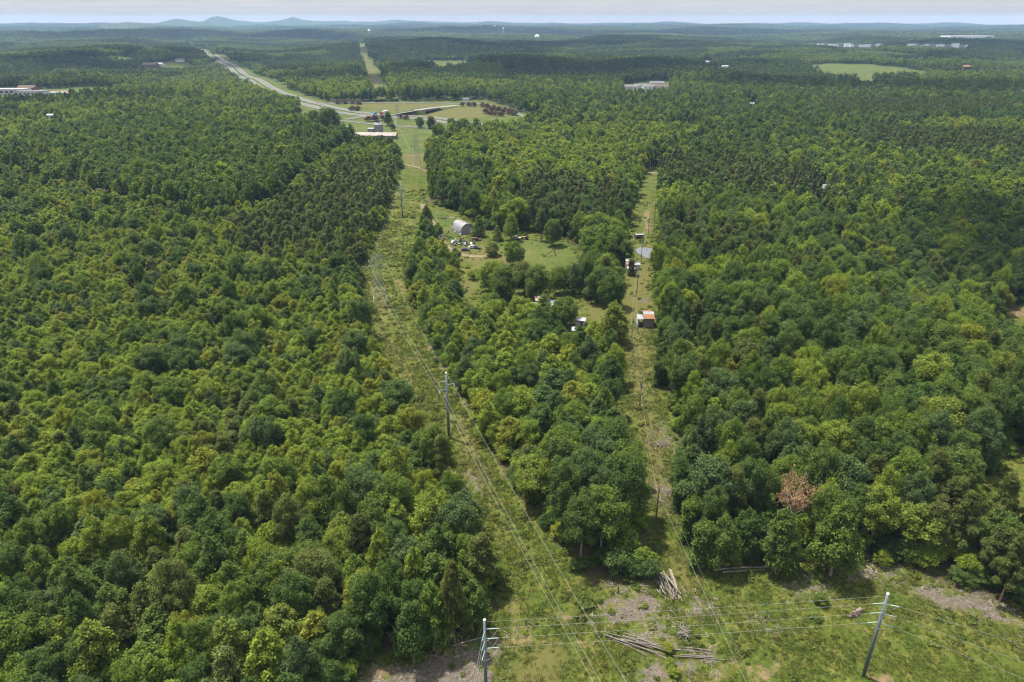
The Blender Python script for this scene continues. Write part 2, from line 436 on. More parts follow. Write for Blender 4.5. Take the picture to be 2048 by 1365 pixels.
# ground: forest floor, grassland, wood chips and bare clay told apart by attributes measured on the land
def ground_mat():
    m, nn, ll, o = new_mat('land')
    geo = nn.new('ShaderNodeNewGeometry')
    def noise(scale, det=5, rough=0.6):
        n = nn.new('ShaderNodeTexNoise'); n.inputs['Scale'].default_value = scale
        n.inputs['Detail'].default_value = det; n.inputs['Roughness'].default_value = rough
        ll.new(geo.outputs['Position'], n.inputs['Vector']); return n.outputs['Fac']
    def attr(a):
        n = nn.new('ShaderNodeAttribute'); n.attribute_name = a; return n.outputs['Fac']
    def math_(op, a, b):
        n = nn.new('ShaderNodeMath'); n.operation = op
        for i, v in enumerate((a, b)):
            if isinstance(v, (int, float)): n.inputs[i].default_value = v
            else: ll.new(v, n.inputs[i])
        return n.outputs[0]
    def ramp(f, stops):
        r = nn.new('ShaderNodeValToRGB'); e = r.color_ramp.elements
        for i, (p, c) in enumerate(stops):
            q = e[i] if i < 2 else e.new(p)
            q.position = p; q.color = (*c, 1)
        ll.new(f, r.inputs[0]); return r.outputs[0]
    def mix(f, a, b):
        n = nn.new('ShaderNodeMixRGB')
        for i, v in enumerate((f, a, b)):
            if isinstance(v, tuple): n.inputs[i].default_value = (*v, 1)
            elif isinstance(v, (int, float)): n.inputs[i].default_value = v
            else: ll.new(v, n.inputs[i])
        return n.outputs[0]
    def thresh(sd, wob, soft):
        """0..1 where a signed distance plus a ragged wobble passes zero"""
        w = math_('MULTIPLY', math_('SUBTRACT', noise(wob[0], 6, 0.7), 0.5), wob[1])
        s = math_('ADD', sd, w)
        n = nn.new('ShaderNodeMapRange'); n.inputs['From Min'].default_value = -soft; n.inputs['From Max'].default_value = soft
        ll.new(s, n.inputs['Value']); return n.outputs[0]
    floor_ = ramp(noise(0.35, 8, 0.7), [(0.3, (0.030, 0.036, 0.014)), (0.52, (0.060, 0.047, 0.028)), (0.7, (0.042, 0.056, 0.018))])
    far_floor = (0.045, 0.068, 0.022)
    floor_ = mix(attr('far'), floor_, far_floor)
    g1 = ramp(noise(0.16, 8, 0.72), [(0.30, (0.030, 0.048, 0.008)), (0.47, (0.051, 0.067, 0.011)), (0.60, (0.082, 0.084, 0.019)), (0.72, (0.15, 0.128, 0.058))])
    g2 = ramp(noise(1.3, 6, 0.7), [(0.32, (0.42, 0.45, 0.40)), (0.5, (0.95, 0.97, 0.9)), (0.68, (1.4, 1.35, 1.35))])
    fl = ramp(noise(0.045, 8, 0.7), [(0.32, (0.036, 0.058, 0.012)), (0.48, (0.056, 0.074, 0.016)), (0.6, (0.078, 0.086, 0.024)), (0.75, (0.10, 0.092, 0.035))])
    g1 = mix(attr('lawn'), g1, fl)
    mm = nn.new('ShaderNodeMixRGB'); mm.blend_type = 'MULTIPLY'; mm.inputs[0].default_value = 1
    ll.new(g1, mm.inputs[1]); ll.new(g2, mm.inputs[2]); grass = mm.outputs[0]
    dryc = mix(noise(0.6, 6), (0.095, 0.083, 0.026), (0.072, 0.068, 0.025))
    grass = mix(math_('MULTIPLY', thresh(attr('dry'), (0.12, 16.0), 2.0), 0.75), grass, dryc)
    c = mix(thresh(math_('ADD', attr('open'), 1.6), (0.22, 5.0), 0.9), floor_, grass)
    chips = ramp(noise(1.8, 9, 0.8), [(0.3, (0.045, 0.037, 0.027)), (0.5, (0.085, 0.071, 0.055)), (0.68, (0.155, 0.135, 0.112))])
    c = mix(thresh(math_('ADD', attr('chip'), -1.0), (0.30, 22.0), 1.2), c, chips)
    clay = ramp(noise(1.2, 7, 0.7), [(0.3, (0.08, 0.054, 0.028)), (0.62, (0.16, 0.115, 0.066))])
    c = mix(thresh(math_('ADD', attr('clay'), -1.2), (0.35, 17.0), 1.2), c, clay)
    b = principled(nn, None, 0.95, 0.08); ll.new(c, b.inputs['Base Color'])
    bp = nn.new('ShaderNodeBump'); bp.inputs['Strength'].default_value = 0.6; bp.inputs['Distance'].default_value = 0.35
    ll.new(noise(1.1, 8, 0.75), bp.inputs['Height']); ll.new(bp.outputs[0], b.inputs['Normal'])
    ll.new(b.outputs[0], o.inputs['Surface'])
    return m
M_LAND = ground_mat()

CHIP = [poly(p) for p in (
 [(1195,1205),(1260,1185),(1330,1200),(1300,1240),(1215,1245)], [(1370,1205),(1400,1200),(1418,1218),(1385,1232)],
 [(1255,1260),(1330,1245),(1350,1290),(1270,1285)], [(1290,1320),(1330,1290),(1345,1365),(1300,1420),(1270,1365)],
 [(1565,1165),(1605,1160),(1642,1178),(1600,1192)], [(730,1360),(800,1330),(930,1290),(1000,1280),(970,1420),(800,1420),(700,1420)],
 [(1680,1135),(1800,1150),(1800,1160),(1700,1150)], [(1850,1180),(1950,1190),(2048,1240),(2048,1262),(1900,1215),(1825,1190)],
 [(938,950),(955,955),(955,985),(942,975)], [(1320,860),(1335,850),(1335,890),(1312,885)], [(1318,975),(1345,980),(1345,995),(1320,992)],
 [(1345,700),(1385,690),(1385,715),(1355,720)], [(1265,594),(1300,596),(1305,612),(1280,606)],
 [(1520,1245),(1560,1250),(1540,1262)], [(1345,1330),(1420,1300),(1440,1320),(1380,1345)])]
CLAY = [poly(p) for p in (
 [(700,1335),(760,1325),(800,1345),(740,1365)], [(1018,1215),(1035,1205),(1050,1255),(1090,1285),(1020,1290)],
 [(1120,1225),(1150,1222),(1150,1240),(1125,1238)], [(1165,1280),(1190,1275),(1190,1310),(1165,1300)],
 [(1495,1340),(1560,1320),(1560,1365),(1500,1380)], [(1420,1345),(1450,1335),(1460,1360),(1425,1360)],
 [(1740,1350),(1790,1345),(1800,1380),(1740,1390)], [(850,675),(880,690),(905,745),(885,740),(855,695)], [(793,560),(805,560),(810,590),(798,585)],
 [(1285,425),(1302,415),(1303,465),(1288,470)], [(2010,625),(2060,608),(2070,630),(2030,640)], [(1640,1105),(1665,1100),(1690,1120),(1645,1130)],
 [(1268,489),(1306,491),(1306,495),(1268,493)], [(930,468),(950,468),(952,472),(930,472)], [(90,182),(118,181),(126,186),(95,187)])]
DRY = [poly(p) for p in (
 [(900,820),(935,850),(1000,960),(960,980),(920,900),(885,850)], [(960,490),(1060,520),(960,540),(900,500)],
 [(925,560),(955,565),(950,592),(925,592)], [(1170,610),(1230,610),(1235,650),(1180,640)], [(1262,760),(1300,780),(1330,880),(1300,960),(1275,880)],
 [(700,208),(900,206),(960,210),(1000,230),(900,240),(760,220)], [(800,312),(850,310),(850,335),(815,335)],
 [(1350,1115),(1400,1150),(1390,1200),(1340,1160)], [(735,570),(765,575),(790,640),(770,650)], [(1245,560),(1300,520),(1300,640),(1245,640)], [(1240,650),(1305,650),(1312,775),(1250,775)], [(1270,900),(1340,880),(1362,1010),(1300,1040)],
 [(1040,1300),(1120,1290),(1130,1420),(1020,1420)], [(740,640),(800,700),(840,790),(800,760)])]
LAWN = [OPEN[k] for k in ('farm_field', 'hay_field', 'ball_field', 'school_ground', 'estate', 'far_glade')] + [poly([(1040,475),(1150,485),(1160,520),(1080,545),(1030,510)]), poly([(855,412),(930,440),(920,470),(870,455)])]
def union_sd(polys, x, y, pad=40):
    d = np.full(x.shape, -60.0)
    for P in polys:
        lo, hi = P.min(0) - pad, P.max(0) + pad
        s = (x > lo[0]) & (x < hi[0]) & (y > lo[1]) & (y < hi[1])
        if s.any(): d[s] = np.maximum(d[s], sdist(P, x[s], y[s]))
    return d

POND = poly([(1270,499),(1279,495),(1305,496),(1304,514),(1293,517),(1285,511),(1274,506)])
def build_ground():
    fine = np.arange(-44, 44.01, 0.28)
    coarse = np.concatenate([np.arange(-180, -44, 6.0), ]), np.arange(48, 180, 6.0)
    th = np.radians(np.concatenate([coarse[0], fine, coarse[1]]))
    rr = np.concatenate([np.geomspace(12, 16000, 725)])
    A, B = np.meshgrid(th, rr)
    x, y = np.sin(A) * B, np.cos(A) * B
    z = T(x, y)
    ps = sdist(POND, x, y)
    z = z - np.clip(ps + 1.5, 0, 3) * 0.35
    nr, na = A.shape
    V = np.stack([x, y, z], -1).reshape(-1, 3)
    V = np.concatenate([V, [[0, 0, Tz(0, 0)]]])
    i = np.arange(nr - 1)[:, None]; j = np.arange(na)[None, :]; j2 = (j + 1) % na
    F = np.stack([i * na + j, i * na + j2, (i + 1) * na + j2, (i + 1) * na + j], -1).reshape(-1, 4)[:, ::-1]
    c = len(V) - 1
    Fc = np.stack([np.full(na, c), np.arange(na), np.roll(np.arange(na), -1), np.roll(np.arange(na), -1)], -1)
    vx, vy = V[:, 0], V[:, 1]
    rad = np.hypot(vx, vy)
    op = union_sd(list(OPEN.values()), vx, vy)
    hw = pdist(HIGHWAY, vx, vy); op = np.maximum(op, np.where(hw < 80, 28 - hw, -60))
    fc = pdist(FAR_CUT, vx, vy); op = np.maximum(op, np.where(fc < 60, 14 - fc, -60))
    lawn = np.clip(union_sd(LAWN, vx, vy) / 4 + 0.5, 0, 1)
    lawn = np.maximum(lawn, np.clip((26 - hw) / 4, 0, 1))
    dry = np.maximum(union_sd(DRY, vx, vy), np.where(fc < 60, 9 - fc, -60))
    attrs = {'open': op, 'chip': union_sd(CHIP, vx, vy), 'clay': union_sd(CLAY, vx, vy), 'dry': dry, 'lawn': lawn,
             'far': smooth01(rad, 500, 1300)}
    me = np_mesh('ground', V, F, [M_LAND], attrs=attrs, smooth=True)
    o = bpy.data.objects.new('ground', me); COL.objects.link(o)
    tag(o, 'rolling land with grassy cuts, bare wood chip patches and forest floor', None, None, 'structure')
build_ground()

# ------------------------------------------------------------------ trees
def leaves(C, N, size, rs, up=0.3, rnd=0.6, asp=0.75):
    """diamond leaf sprays, each two triangles folded along the middle"""
    n = len(C)
    nn = N * 0.8 + rs.normal(size=(n, 3)) * rnd * 0.6 + np.array([0, 0, up])
    nn /= np.linalg.norm(nn, axis=1, keepdims=True) + 1e-9
    t = np.cross(nn, rs.normal(size=(n, 3))); t /= np.linalg.norm(t, axis=1, keepdims=True) + 1e-9
    b = np.cross(nn, t)
    s = (size * rs.uniform(0.6, 1.35, n))[:, None]
    fold = nn * s * 0.14
    P = np.stack([C - t * s * 0.5 - fold, C + b * s * 0.5 * asp + fold * 0.4, C + t * s * 0.5 - fold, C - b * s * 0.5 * asp + fold * 0.4], 1)
    V = P.reshape(-1, 3)
    k = np.arange(n) * 4
    F = np.concatenate([np.stack([k, k + 1, k + 2], -1), np.stack([k, k + 2, k + 3], -1)])
    return V, F

def lobes_of(kind, rs):
    """crown as overlapping lobes (centre, radii) for a tree of nominal height 1 and crown radius 1 (x, y in radii, z in heights)"""
    L = []
    if kind == 'oak':
        sq = 1 + rs.uniform(-.16, .16); ph = rs.uniform(0, 6.28)
        for i in range(36):
            th = i * 2.39996 + rs.uniform(-.5, .5); u = 1 - 1.45 * (i + .5) / 36
            env = math.sqrt(max(0.04, 1 - u * u)) * (1 + .2 * math.sin(2 * th + ph) + .12 * math.sin(3 * th + 2 * ph))
            rr = env * rs.uniform(0.45, 0.98)
            z = 0.60 + 0.31 * u * sq * rs.uniform(0.74, 1.2)
            q = rs.uniform(0.14, 0.30)
            L.append((rr * math.cos(th), rr * math.sin(th), z, q, q, q * rs.uniform(0.26, 0.46)))
        L.append((0, 0, 0.58, 0.58, 0.58, 0.24))
    elif kind == 'pop':
        for i in range(30):
            h = 0.20 + 0.74 * (i + rs.uniform(0, .8)) / 30
            w = 0.98 * (1 - ((h - 0.16) / 0.84) ** 2.15) + 0.03
            th = i * 2.39996 + rs.uniform(-.6, .6); q = rs.uniform(0.20, 0.36) * (0.5 + 0.6 * w / 0.8)
            rr = w * rs.uniform(.55, .98)
            L.append((rr * math.cos(th), rr * math.sin(th), h, q, q, q * rs.uniform(.22, .34)))
        L.append((0, 0, 0.5, 0.48, 0.48, 0.30)); L.append((0, 0, 0.93, 0.13, 0.13, 0.08))
    elif kind == 'open':
        ph = rs.uniform(0, 6.28)
        for i in range(44):
            th = i * 2.39996 + rs.uniform(-.4, .4); u = 1 - 1.8 * (i + .5) / 44
            env = math.sqrt(max(0.05, 1 - u * u)) * (1 + .14 * math.sin(2 * th + ph) + .1 * math.sin(3 * th))
            rr = env * rs.uniform(0.5, 0.95); q = rs.uniform(0.16, 0.31)
            L.append((rr * math.cos(th), rr * math.sin(th), 0.50 + 0.40 * u * rs.uniform(.85, 1.12), q, q, q * rs.uniform(.28, .44)))
        L.append((0, 0, 0.5, 0.6, 0.6, 0.34))
    elif kind == 'bush':
        for i in range(22):
            th = i * 2.39996; u = rs.uniform(-0.8, 1.0); rr = math.sqrt(max(0.05, 1 - u * u)) * rs.uniform(0.55, 0.9)
            q = rs.uniform(0.2, 0.38)
            L.append((rr * math.cos(th), rr * math.sin(th), 0.5 + 0.34 * u, q, q, q * 0.32))
        L.append((0, 0, 0.48, 0.6, 0.6, 0.36))
    elif kind == 'pine':
        for i in range(40):
            h = 0.34 + 0.62 * (i / 40) ** 0.95
            w = 0.95 * (1 - ((h - 0.30) / 0.70) ** 1.25) + 0.05
            th = i * 2.39996 + rs.uniform(-.5, .5); rr = w * rs.uniform(0.35, 1.0)
            q = rs.uniform(0.14, 0.27)
            L.append((rr * math.cos(th), rr * math.sin(th), h + .05 * (1 - rr), q, q, q * rs.uniform(0.18, 0.30)))
        L.append((0, 0, .95, .10, .10, .06))
    elif kind == 'column':
        for i in range(16):
            h = 0.05 + 0.88 * i / 16; th = i * 2.39996; w = 0.5 + 0.18 * math.sin(i * 1.7)
            q = rs.uniform(0.42, 0.62)
            L.append((w * 0.7 * math.cos(th), w * 0.7 * math.sin(th), h, q, q, q * 0.17))
        L.append((0, 0, 0.5, 0.5, 0.5, 0.42))
    elif kind == 'spire':
        for i in range(18):
            h = 0.10 + 0.86 * i / 18; w = 0.95 * (1 - h) + 0.06; th = i * 2.39996
            q = 0.30 * (1 - h) + 0.16
            L.append((w * 0.72 * math.cos(th), w * 0.72 * math.sin(th), h, q, q, q * 0.34))
        L.append((0, 0, 0.42, 0.5, 0.5, 0.34))
    return np.array(L)

def crown_arrays(kind, H, RAD, n, size, rs):
    L = lobes_of(kind, rs).copy()
    L[:, :2] *= RAD; L[:, 2] *= H; L[:, 3:5] *= RAD; L[:, 5] *= H
    w = L[:, 3] * L[:, 4] + L[:, 3] * L[:, 5]; w /= w.sum()
    m = int(n * 2.6)
    k = rs.choice(len(L), m, p=w)
    d = rs.normal(size=(m, 3)); d /= np.linalg.norm(d, axis=1, keepdims=True)
    flip = (d[:, 2] < 0) & (rs.random(m) < 0.45); d[flip, 2] *= -1
    rad = L[k, 3:6]; C = L[k, :3] + d * rad * (0.58 + 0.62 * rs.random(m) + 0.5 * (rs.random(m) < .16) * rs.random(m))[:, None]
    deep = np.zeros(m, bool)
    for c in L:
        q = (((C - c[:3]) / (c[3:6] * 0.56)) ** 2).sum(1); deep |= q < 1
    keep = np.where(~deep)[0][:n]
    C = C[keep]; N = d[keep] / rad[keep]; N /= np.linalg.norm(N, axis=1, keepdims=True)
    asp = 0.34 if kind == 'pine' else 0.75
    V, F = leaves(C, N, size, rs, 0.75, 1.1, asp)
    cell = np.floor(C / (0.95 if n > 2000 else 1.8)).astype(np.int64); hsh = ((cell[:, 0] * 73856093) ^ (cell[:, 1] * 19349663) ^ (cell[:, 2] * 83492791)) % 997 / 997.0
    lv = np.repeat(np.clip(0.5 + rs.normal(0, 0.17, len(C)) + (hsh - .5) * .62, 0, 1), 4)
    return V, F, lv, L

def trunk_mb(kind, H, RAD, L, rs, sides=6, limbs=6):
    b = MB(); r0 = 0.016 * H if kind != 'pine' else 0.0125 * H
    top = {'oak': 0.72, 'pop': 0.9, 'bush': 0.6, 'pine': 0.97, 'column': 0.85, 'spire': 0.93, 'open': 0.72}[kind]
    pts, rad = [], []
    ox, oy = rs.uniform(-.02, .02, 2) * H
    for i in range(6):
        t = i / 5
        pts.append((ox * math.sin(t * 3), oy * math.sin(t * 2.4), -0.4 + t * (H * top + 0.4))); rad.append(r0 * (1.25 if i == 0 else 1.0) * (1 - 0.82 * t) + 0.02)
    b.tube(pts, rad, sides)
    order = rs.permutation(len(L))[:limbs]
    for k in order:
        c = L[k, :3]; z0 = max(0.18 * H, c[2] - 0.20 * H * rs.uniform(0.7, 1.2)) if kind != 'pine' else c[2] - 0.01 * H
        t = z0 / (H * top); q = Vector((ox * math.sin(t * 3), oy * math.sin(t * 2.4), z0))
        mid = q.lerp(Vector(c), 0.55) + Vector((0, 0, -0.02 * H))
        b.tube([q, mid, Vector(c)], [r0 * 0.42, r0 * 0.27, r0 * 0.1], max(3, sides - 2))
    return b

SPEC = {  # nominal height, crown radius
 'oak': (17.0, 5.4), 'pop': (14.0, 3.1), 'bush': (7.0, 3.0), 'pine': (15.0, 3.3), 'column': (14.0, 2.2), 'spire': (11.0, 3.4), 'open': (14.0, 5.2)}
KINDS = {'oak': 6, 'pop': 5, 'bush': 2, 'pine': 4}
BASEMAT = {'oak': M_OAK, 'pop': M_POP, 'bush': M_POP, 'pine': M_PINE, 'column': ML['dark green'], 'spire': ML['dark green'], 'open': M_OAK}
def bark_of(kind): return M_PBARK if kind == 'pine' else M_BARK
PARTS = {}                                   # (kind, variant) -> (crown mesh, trunk mesh), full detail
def full_parts(kind, v):
    if (kind, v) in PARTS: return PARTS[(kind, v)]
    H, RAD = SPEC[kind]; rs = np.random.default_rng(100 + 17 * v + sum(map(ord, kind)))
    n = {'oak': 15000, 'pop': 10000, 'bush': 6000, 'pine': 9000, 'column': 8500, 'spire': 8500, 'open': 16000}[kind]
    size = {'oak': 0.38, 'pop': 0.33, 'bush': 0.29, 'pine': 0.44, 'column': 0.33, 'spire': 0.31, 'open': 0.37}[kind]
    V, F, lv, L = crown_arrays(kind, H, RAD, n, size, rs)
    cm = np_mesh('crown', V, F, [BASEMAT[kind]], attrs={'leafv': lv})
    tm = trunk_mb(kind, H, RAD, L, rs).mesh('trunk', bark_of(kind))
    PARTS[(kind, v)] = (cm, tm); return cm, tm
def joined_proto(kind, v, n, size, sides=5, limbs=4, mat=None):
    """one mesh crown + trunk for the mass of the forest (never linked to the scene itself)"""
    H, RAD = SPEC[kind]; rs = np.random.default_rng(100 + 17 * v + sum(map(ord, kind)))
    V, F, lv, L = crown_arrays(kind, H, RAD, n, size, rs)
    tb = trunk_mb(kind, H, RAD, L, rs, sides, limbs)
    tv = np.array(tb.v); tf = []
    for f in tb.f:
        for q in range(1, len(f) - 1): tf.append((f[0], f[q], f[q + 1]))
    tf = np.array(tf) + len(V)
    me = np_mesh('forest_tree', np.concatenate([V, tv]), np.concatenate([F, tf]), [mat or BASEMAT[kind], bark_of(kind)],
                 np.concatenate([np.zeros(len(F), int), np.ones(len(tf), int)]), {'leafv': np.concatenate([lv, np.full(len(tv), .5)])})
    return bpy.data.objects.new('forest_tree_source', me)

def scatter(name, protos, P, rotz, scl, idx, label, cat=None, tilt=None, tone=None):
    """ONE stuff object: its points carry copies of the source meshes by geometry nodes"""
    P = np.asarray(P, np.float32)
    me = bpy.data.meshes.new(name); me.vertices.add(len(P)); me.vertices.foreach_set('co', P.ravel())
    rot = np.zeros((len(P), 3), np.float32); rot[:, 2] = rotz
    if tilt is not None: rot[:, :2] = tilt
    a = me.attributes.new('rot', 'FLOAT_VECTOR', 'POINT'); a.data.foreach_set('vector', rot.ravel())
    a = me.attributes.new('scl', 'FLOAT_VECTOR', 'POINT'); a.data.foreach_set('vector', np.asarray(scl, np.float32).ravel())
    a = me.attributes.new('idx', 'INT', 'POINT'); a.data.foreach_set('value', np.asarray(idx, np.int32))
    if tone is not None:
        a = me.attributes.new('tone', 'FLOAT', 'POINT'); a.data.foreach_set('value', np.asarray(tone, np.float32))
    o = bpy.data.objects.new(name, me); COL.objects.link(o)
    ng = bpy.data.node_groups.new(name, 'GeometryNodeTree')
    ng.interface.new_socket('Geometry', in_out='INPUT', socket_type='NodeSocketGeometry')
    ng.interface.new_socket('Geometry', in_out='OUTPUT', socket_type='NodeSocketGeometry')
    nn, ll = ng.nodes, ng.links
    gi, go = nn.new('NodeGroupInput'), nn.new('NodeGroupOutput')
    def named(n, t):
        q = nn.new('GeometryNodeInputNamedAttribute'); q.data_type = t; q.inputs['Name'].default_value = n
        return [s for s in q.outputs if s.enabled and s.name == 'Attribute'][0]
    ar, asc, ai = named('rot', 'FLOAT_VECTOR'), named('scl', 'FLOAT_VECTOR'), named('idx', 'INT')
    e2r = nn.new('FunctionNodeEulerToRotation'); ll.new(ar, e2r.inputs[0])
    jn = nn.new('GeometryNodeJoinGeometry')
    for k, p in enumerate(protos):
        oi = nn.new('GeometryNodeObjectInfo'); oi.inputs['Object'].default_value = p; oi.inputs['As Instance'].default_value = False
        ip = nn.new('GeometryNodeInstanceOnPoints')
        cmp = nn.new('FunctionNodeCompare'); cmp.data_type = 'INT'; cmp.operation = 'EQUAL'
        A, B = [s for s in cmp.inputs if s.enabled and s.name in 'AB']
        ll.new(ai, A); B.default_value = k
        ll.new(gi.outputs[0], ip.inputs['Points']); ll.new(cmp.outputs[0], ip.inputs['Selection'])
        ll.new(oi.outputs['Geometry'], ip.inputs['Instance'])
        ll.new(e2r.outputs[0], ip.inputs['Rotation']); ll.new(asc, ip.inputs['Scale'])
        ll.new(ip.outputs[0], jn.inputs[0])
    ll.new(jn.outputs[0], go.inputs[0])
    md = o.modifiers.new('scatter', 'NODES'); md.node_group = ng
    return tag(o, label, cat, None, 'stuff')

# zones of the forest, traced on the ground
Z_YOUNG = poly([(-400,330),(0,345),(100,372),(230,408),(330,432),(400,455),(560,420),(640,330),(720,290),(810,300),(812,345),(795,410),(766,470),(738,525),(735,575),(765,655),(805,735),(840,805),(885,865),(905,930),(860,980),(700,1000),(500,1050),(0,1080),(-400,1080)])
Z_YPINE = poly([(470,470),(560,425),(700,340),(790,345),(775,420),(740,500),(735,560),(640,560),(520,540),(450,510)])
Z_OAKBLOCK = poly([(60,300),(230,262),(420,258),(560,330),(560,400),(480,428),(380,440),(300,412),(180,375),(90,352)])
Z_MIDBUSH = poly([(800,540),(840,480),(880,470),(905,515),(925,560),(925,600),(960,620),(1040,640),(1170,660),(1240,680),(1262,810),(1268,905),(1240,950),(1130,1000),(1040,1000),(960,890),(885,765),(822,640)])
Z_MIDOAK = poly([(1060,1020),(1130,990),(1240,950),(1290,985),(1312,1060),(1318,1176),(1225,1182),(1195,1190),(1115,1095)])
Z_PINE_R = [poly([(1320,355),(1420,350),(1600,370),(1680,395),(1660,425),(1500,420),(1400,405),(1320,400)]), poly([(1040,400),(1110,385),(1260,420),(1240,470),(1110,485),(1040,460)]),
            poly([(1700,280),(2048,290),(2048,330),(1800,330)]), poly([(1360,520),(1440,500),(1560,520),(1500,560),(1400,560)]), poly([(1640,225),(1900,215),(2060,235),(1900,255),(1660,250)])]
# ------------------------------------------------------------------ where every tree stands
Z_LOWLEFT = poly([(-600,1040),(0,1040),(500,1010),(860,960),(905,930),(1000,1100),(1040,1260),(1000,1500),(-600,1900)])
def jitter_grid(s, rmax, rs, half=44, ymin=20):
    xs = np.arange(-rmax * math.sin(R(half)), rmax * math.sin(R(half)), s); ys = np.arange(ymin, rmax, s)
    X, Y = np.meshgrid(xs, ys)
    X = X + rs.uniform(-.42, .42, X.shape) * s; Y = Y + rs.uniform(-.42, .42, Y.shape) * s
    X, Y = X.ravel(), Y.ravel()
    r = np.hypot(X, Y)
    # the wedge in view plus a margin, so that a step aside still sees forest
    k = (r < rmax) & (np.abs(X) < Y * math.tan(R(39)) + 55)
    return X[k], Y[k]
R1 = 1350.0
def open_sd(x, y): 
    d = union_sd(list(OPEN.values()), x, y, 30)
    w = pdist(HIGHWAY, x, y); d = np.maximum(d, np.where(w < 60, 28 - w, -60))
    w = pdist(FAR_CUT, x, y); return np.maximum(d, np.where(w < 60, 14 - w, -60))
def in_any(ps, x, y):
    c = np.zeros(x.shape, bool)
    for P in ps: c |= inside(P, x, y)
    return c
def lowfreq(x, y, ws):
    return _sum(ws, x, y)
W_SP = _waves(9, 60, 260); W_SP2 = _waves(9, 40, 160)
TX, TY, TK, THS, TRS, TCOL = [], [], [], [], [], []
def put(x, y, k, hs, rsx, col):
    TX.append(x); TY.append(y); TK.append(k); THS.append(hs); TRS.append(rsx); TCOL.append(col)
COLN = ['dark green', 'deep green', 'bright green', 'yellow-green', 'blue-green', 'olive']
def zone_masks(x, y):
    oakb = inside(Z_OAKBLOCK, x, y)
    ll_ = inside(Z_LOWLEFT, x, y)
    yp = inside(Z_YPINE, x, y)
    yg = inside(Z_YOUNG, x, y) & ~oakb & ~yp
    ll_ &= ~(yg | yp | oakb)
    mb = inside(Z_MIDBUSH, x, y); mo = inside(Z_MIDOAK, x, y)
    pr = in_any(Z_PINE_R, x, y)
    return oakb, yp, yg, mb, mo, pr, ll_
_st = np.random.default_rng(91); NST = 420
_sr, _sa = 350 + 3950 * np.sqrt(_st.random(NST)), _st.uniform(-.75, .75, NST)
STX, STY = np.sin(_sa) * _sr, np.cos(_sa) * _sr; STT = _st.choice([0, 1, 2], NST, p=[.38, .34, .28])    # dark, mixed, light stands
def stand(x, y):
    d = np.full(x.shape, 1e18); k = np.zeros(x.shape, int); wx = 45 * np.sin(y / 70.) + 25 * np.sin(x / 33.); wy = 45 * np.sin(x / 80.)
    for i in range(NST):
        q = ((x + wx - STX[i]) * .62) ** 2 + (y + wy - STY[i]) ** 2; m = q < d; d[m] = q[m]; k[m] = i
    return STT[k]
def gen(step, zones, pick, rmax=R1, rmin=0):
    rs = np.random.default_rng(int(step * 100) + len(zones))
    x, y = jitter_grid(step, rmax, rs)
    r = np.hypot(x, y); k = r > rmin; x, y, r = x[k], y[k], r[k]
    sd = open_sd(x, y)
    z = zone_masks(x, y)
    oakb, yp, yg, mb, mo, pr, ll_ = z
    rest = ~(oakb | yp | yg | mb | mo | pr | ll_)
    zm = {'oakb': oakb, 'yp': yp, 'yg': yg, 'mb': mb, 'mo': mo, 'pr': pr, 'rest': rest, 'll': ll_}
    m = np.zeros(x.shape, bool)
    for q in zones: m |= zm[q]
    m &= sd < -1.2
    x, y, sd = x[m], y[m], sd[m]
    f1, f2 = lowfreq(x, y, W_SP), lowfreq(x, y, W_SP2)
    pick(x, y, sd, f1, f2, rs)
def choose(rs, n, p): return rs.choice(6, n, p=np.array(p) / sum(p))
#            dark deep bright yel blue olive
def pick_young(x, y, sd, f1, f2, rs):
    n = len(x); u = rs.random(n)
    kind = np.where(u < 0.58, 'pop', np.where(u < 0.80, 'bush', np.where(u < 0.95, 'oak', 'pine')))
    kind = np.where((f1 > 1.1) & (rs.random(n) < .5), 'pine', kind)
    hs = np.where(kind == 'pop', rs.uniform(0.50, 0.86, n), np.where(kind == 'oak', rs.uniform(.48, .66, n), np.where(kind == 'pine', rs.uniform(.5, .72, n), rs.uniform(.8, 1.2, n))))
    rsx = np.where(kind == 'oak', rs.uniform(.55, .78, n), rs.uniform(.75, 1.25, n))
    em = rs.random(n) < .035; kind = np.where(em, 'oak', kind); hs = np.where(em, rs.uniform(.72, .95, n), hs); rsx = np.where(em, rs.uniform(.7, .95, n), rsx)
    col = choose(rs, n, (0.4, 2.4, 4.2, .7, .7, 0.3))
    col = np.where((f1 > .35) & (rs.random(n) < .55), rs.choice([2, 2, 2, 3], n), col); col = np.where((f2 < -.7) & (rs.random(n) < .6), rs.choice([0, 1, 4], n), col)
    col = np.where(kind == 'pine', 5, np.where(em, rs.choice([0, 4, 1], n), col)); put(x, y, kind, hs, rsx, col)
def pick_ypine(x, y, sd, f1, f2, rs):
    n = len(x); u = rs.random(n)
    kind = np.where(u < 0.60, 'pine', np.where(u < 0.9, 'pop', 'bush'))
    hs = np.where(kind == 'pine', rs.uniform(.62, .92, n), np.where(kind == 'pop', rs.uniform(.7, .95, n), rs.uniform(.9, 1.3, n)))
    col = np.where(kind == 'pine', 5, choose(rs, n, (1.5, 2.5, 1.8, .4, 1, .6))); put(x, y, kind, hs, rs.uniform(.85, 1.2, n), col)
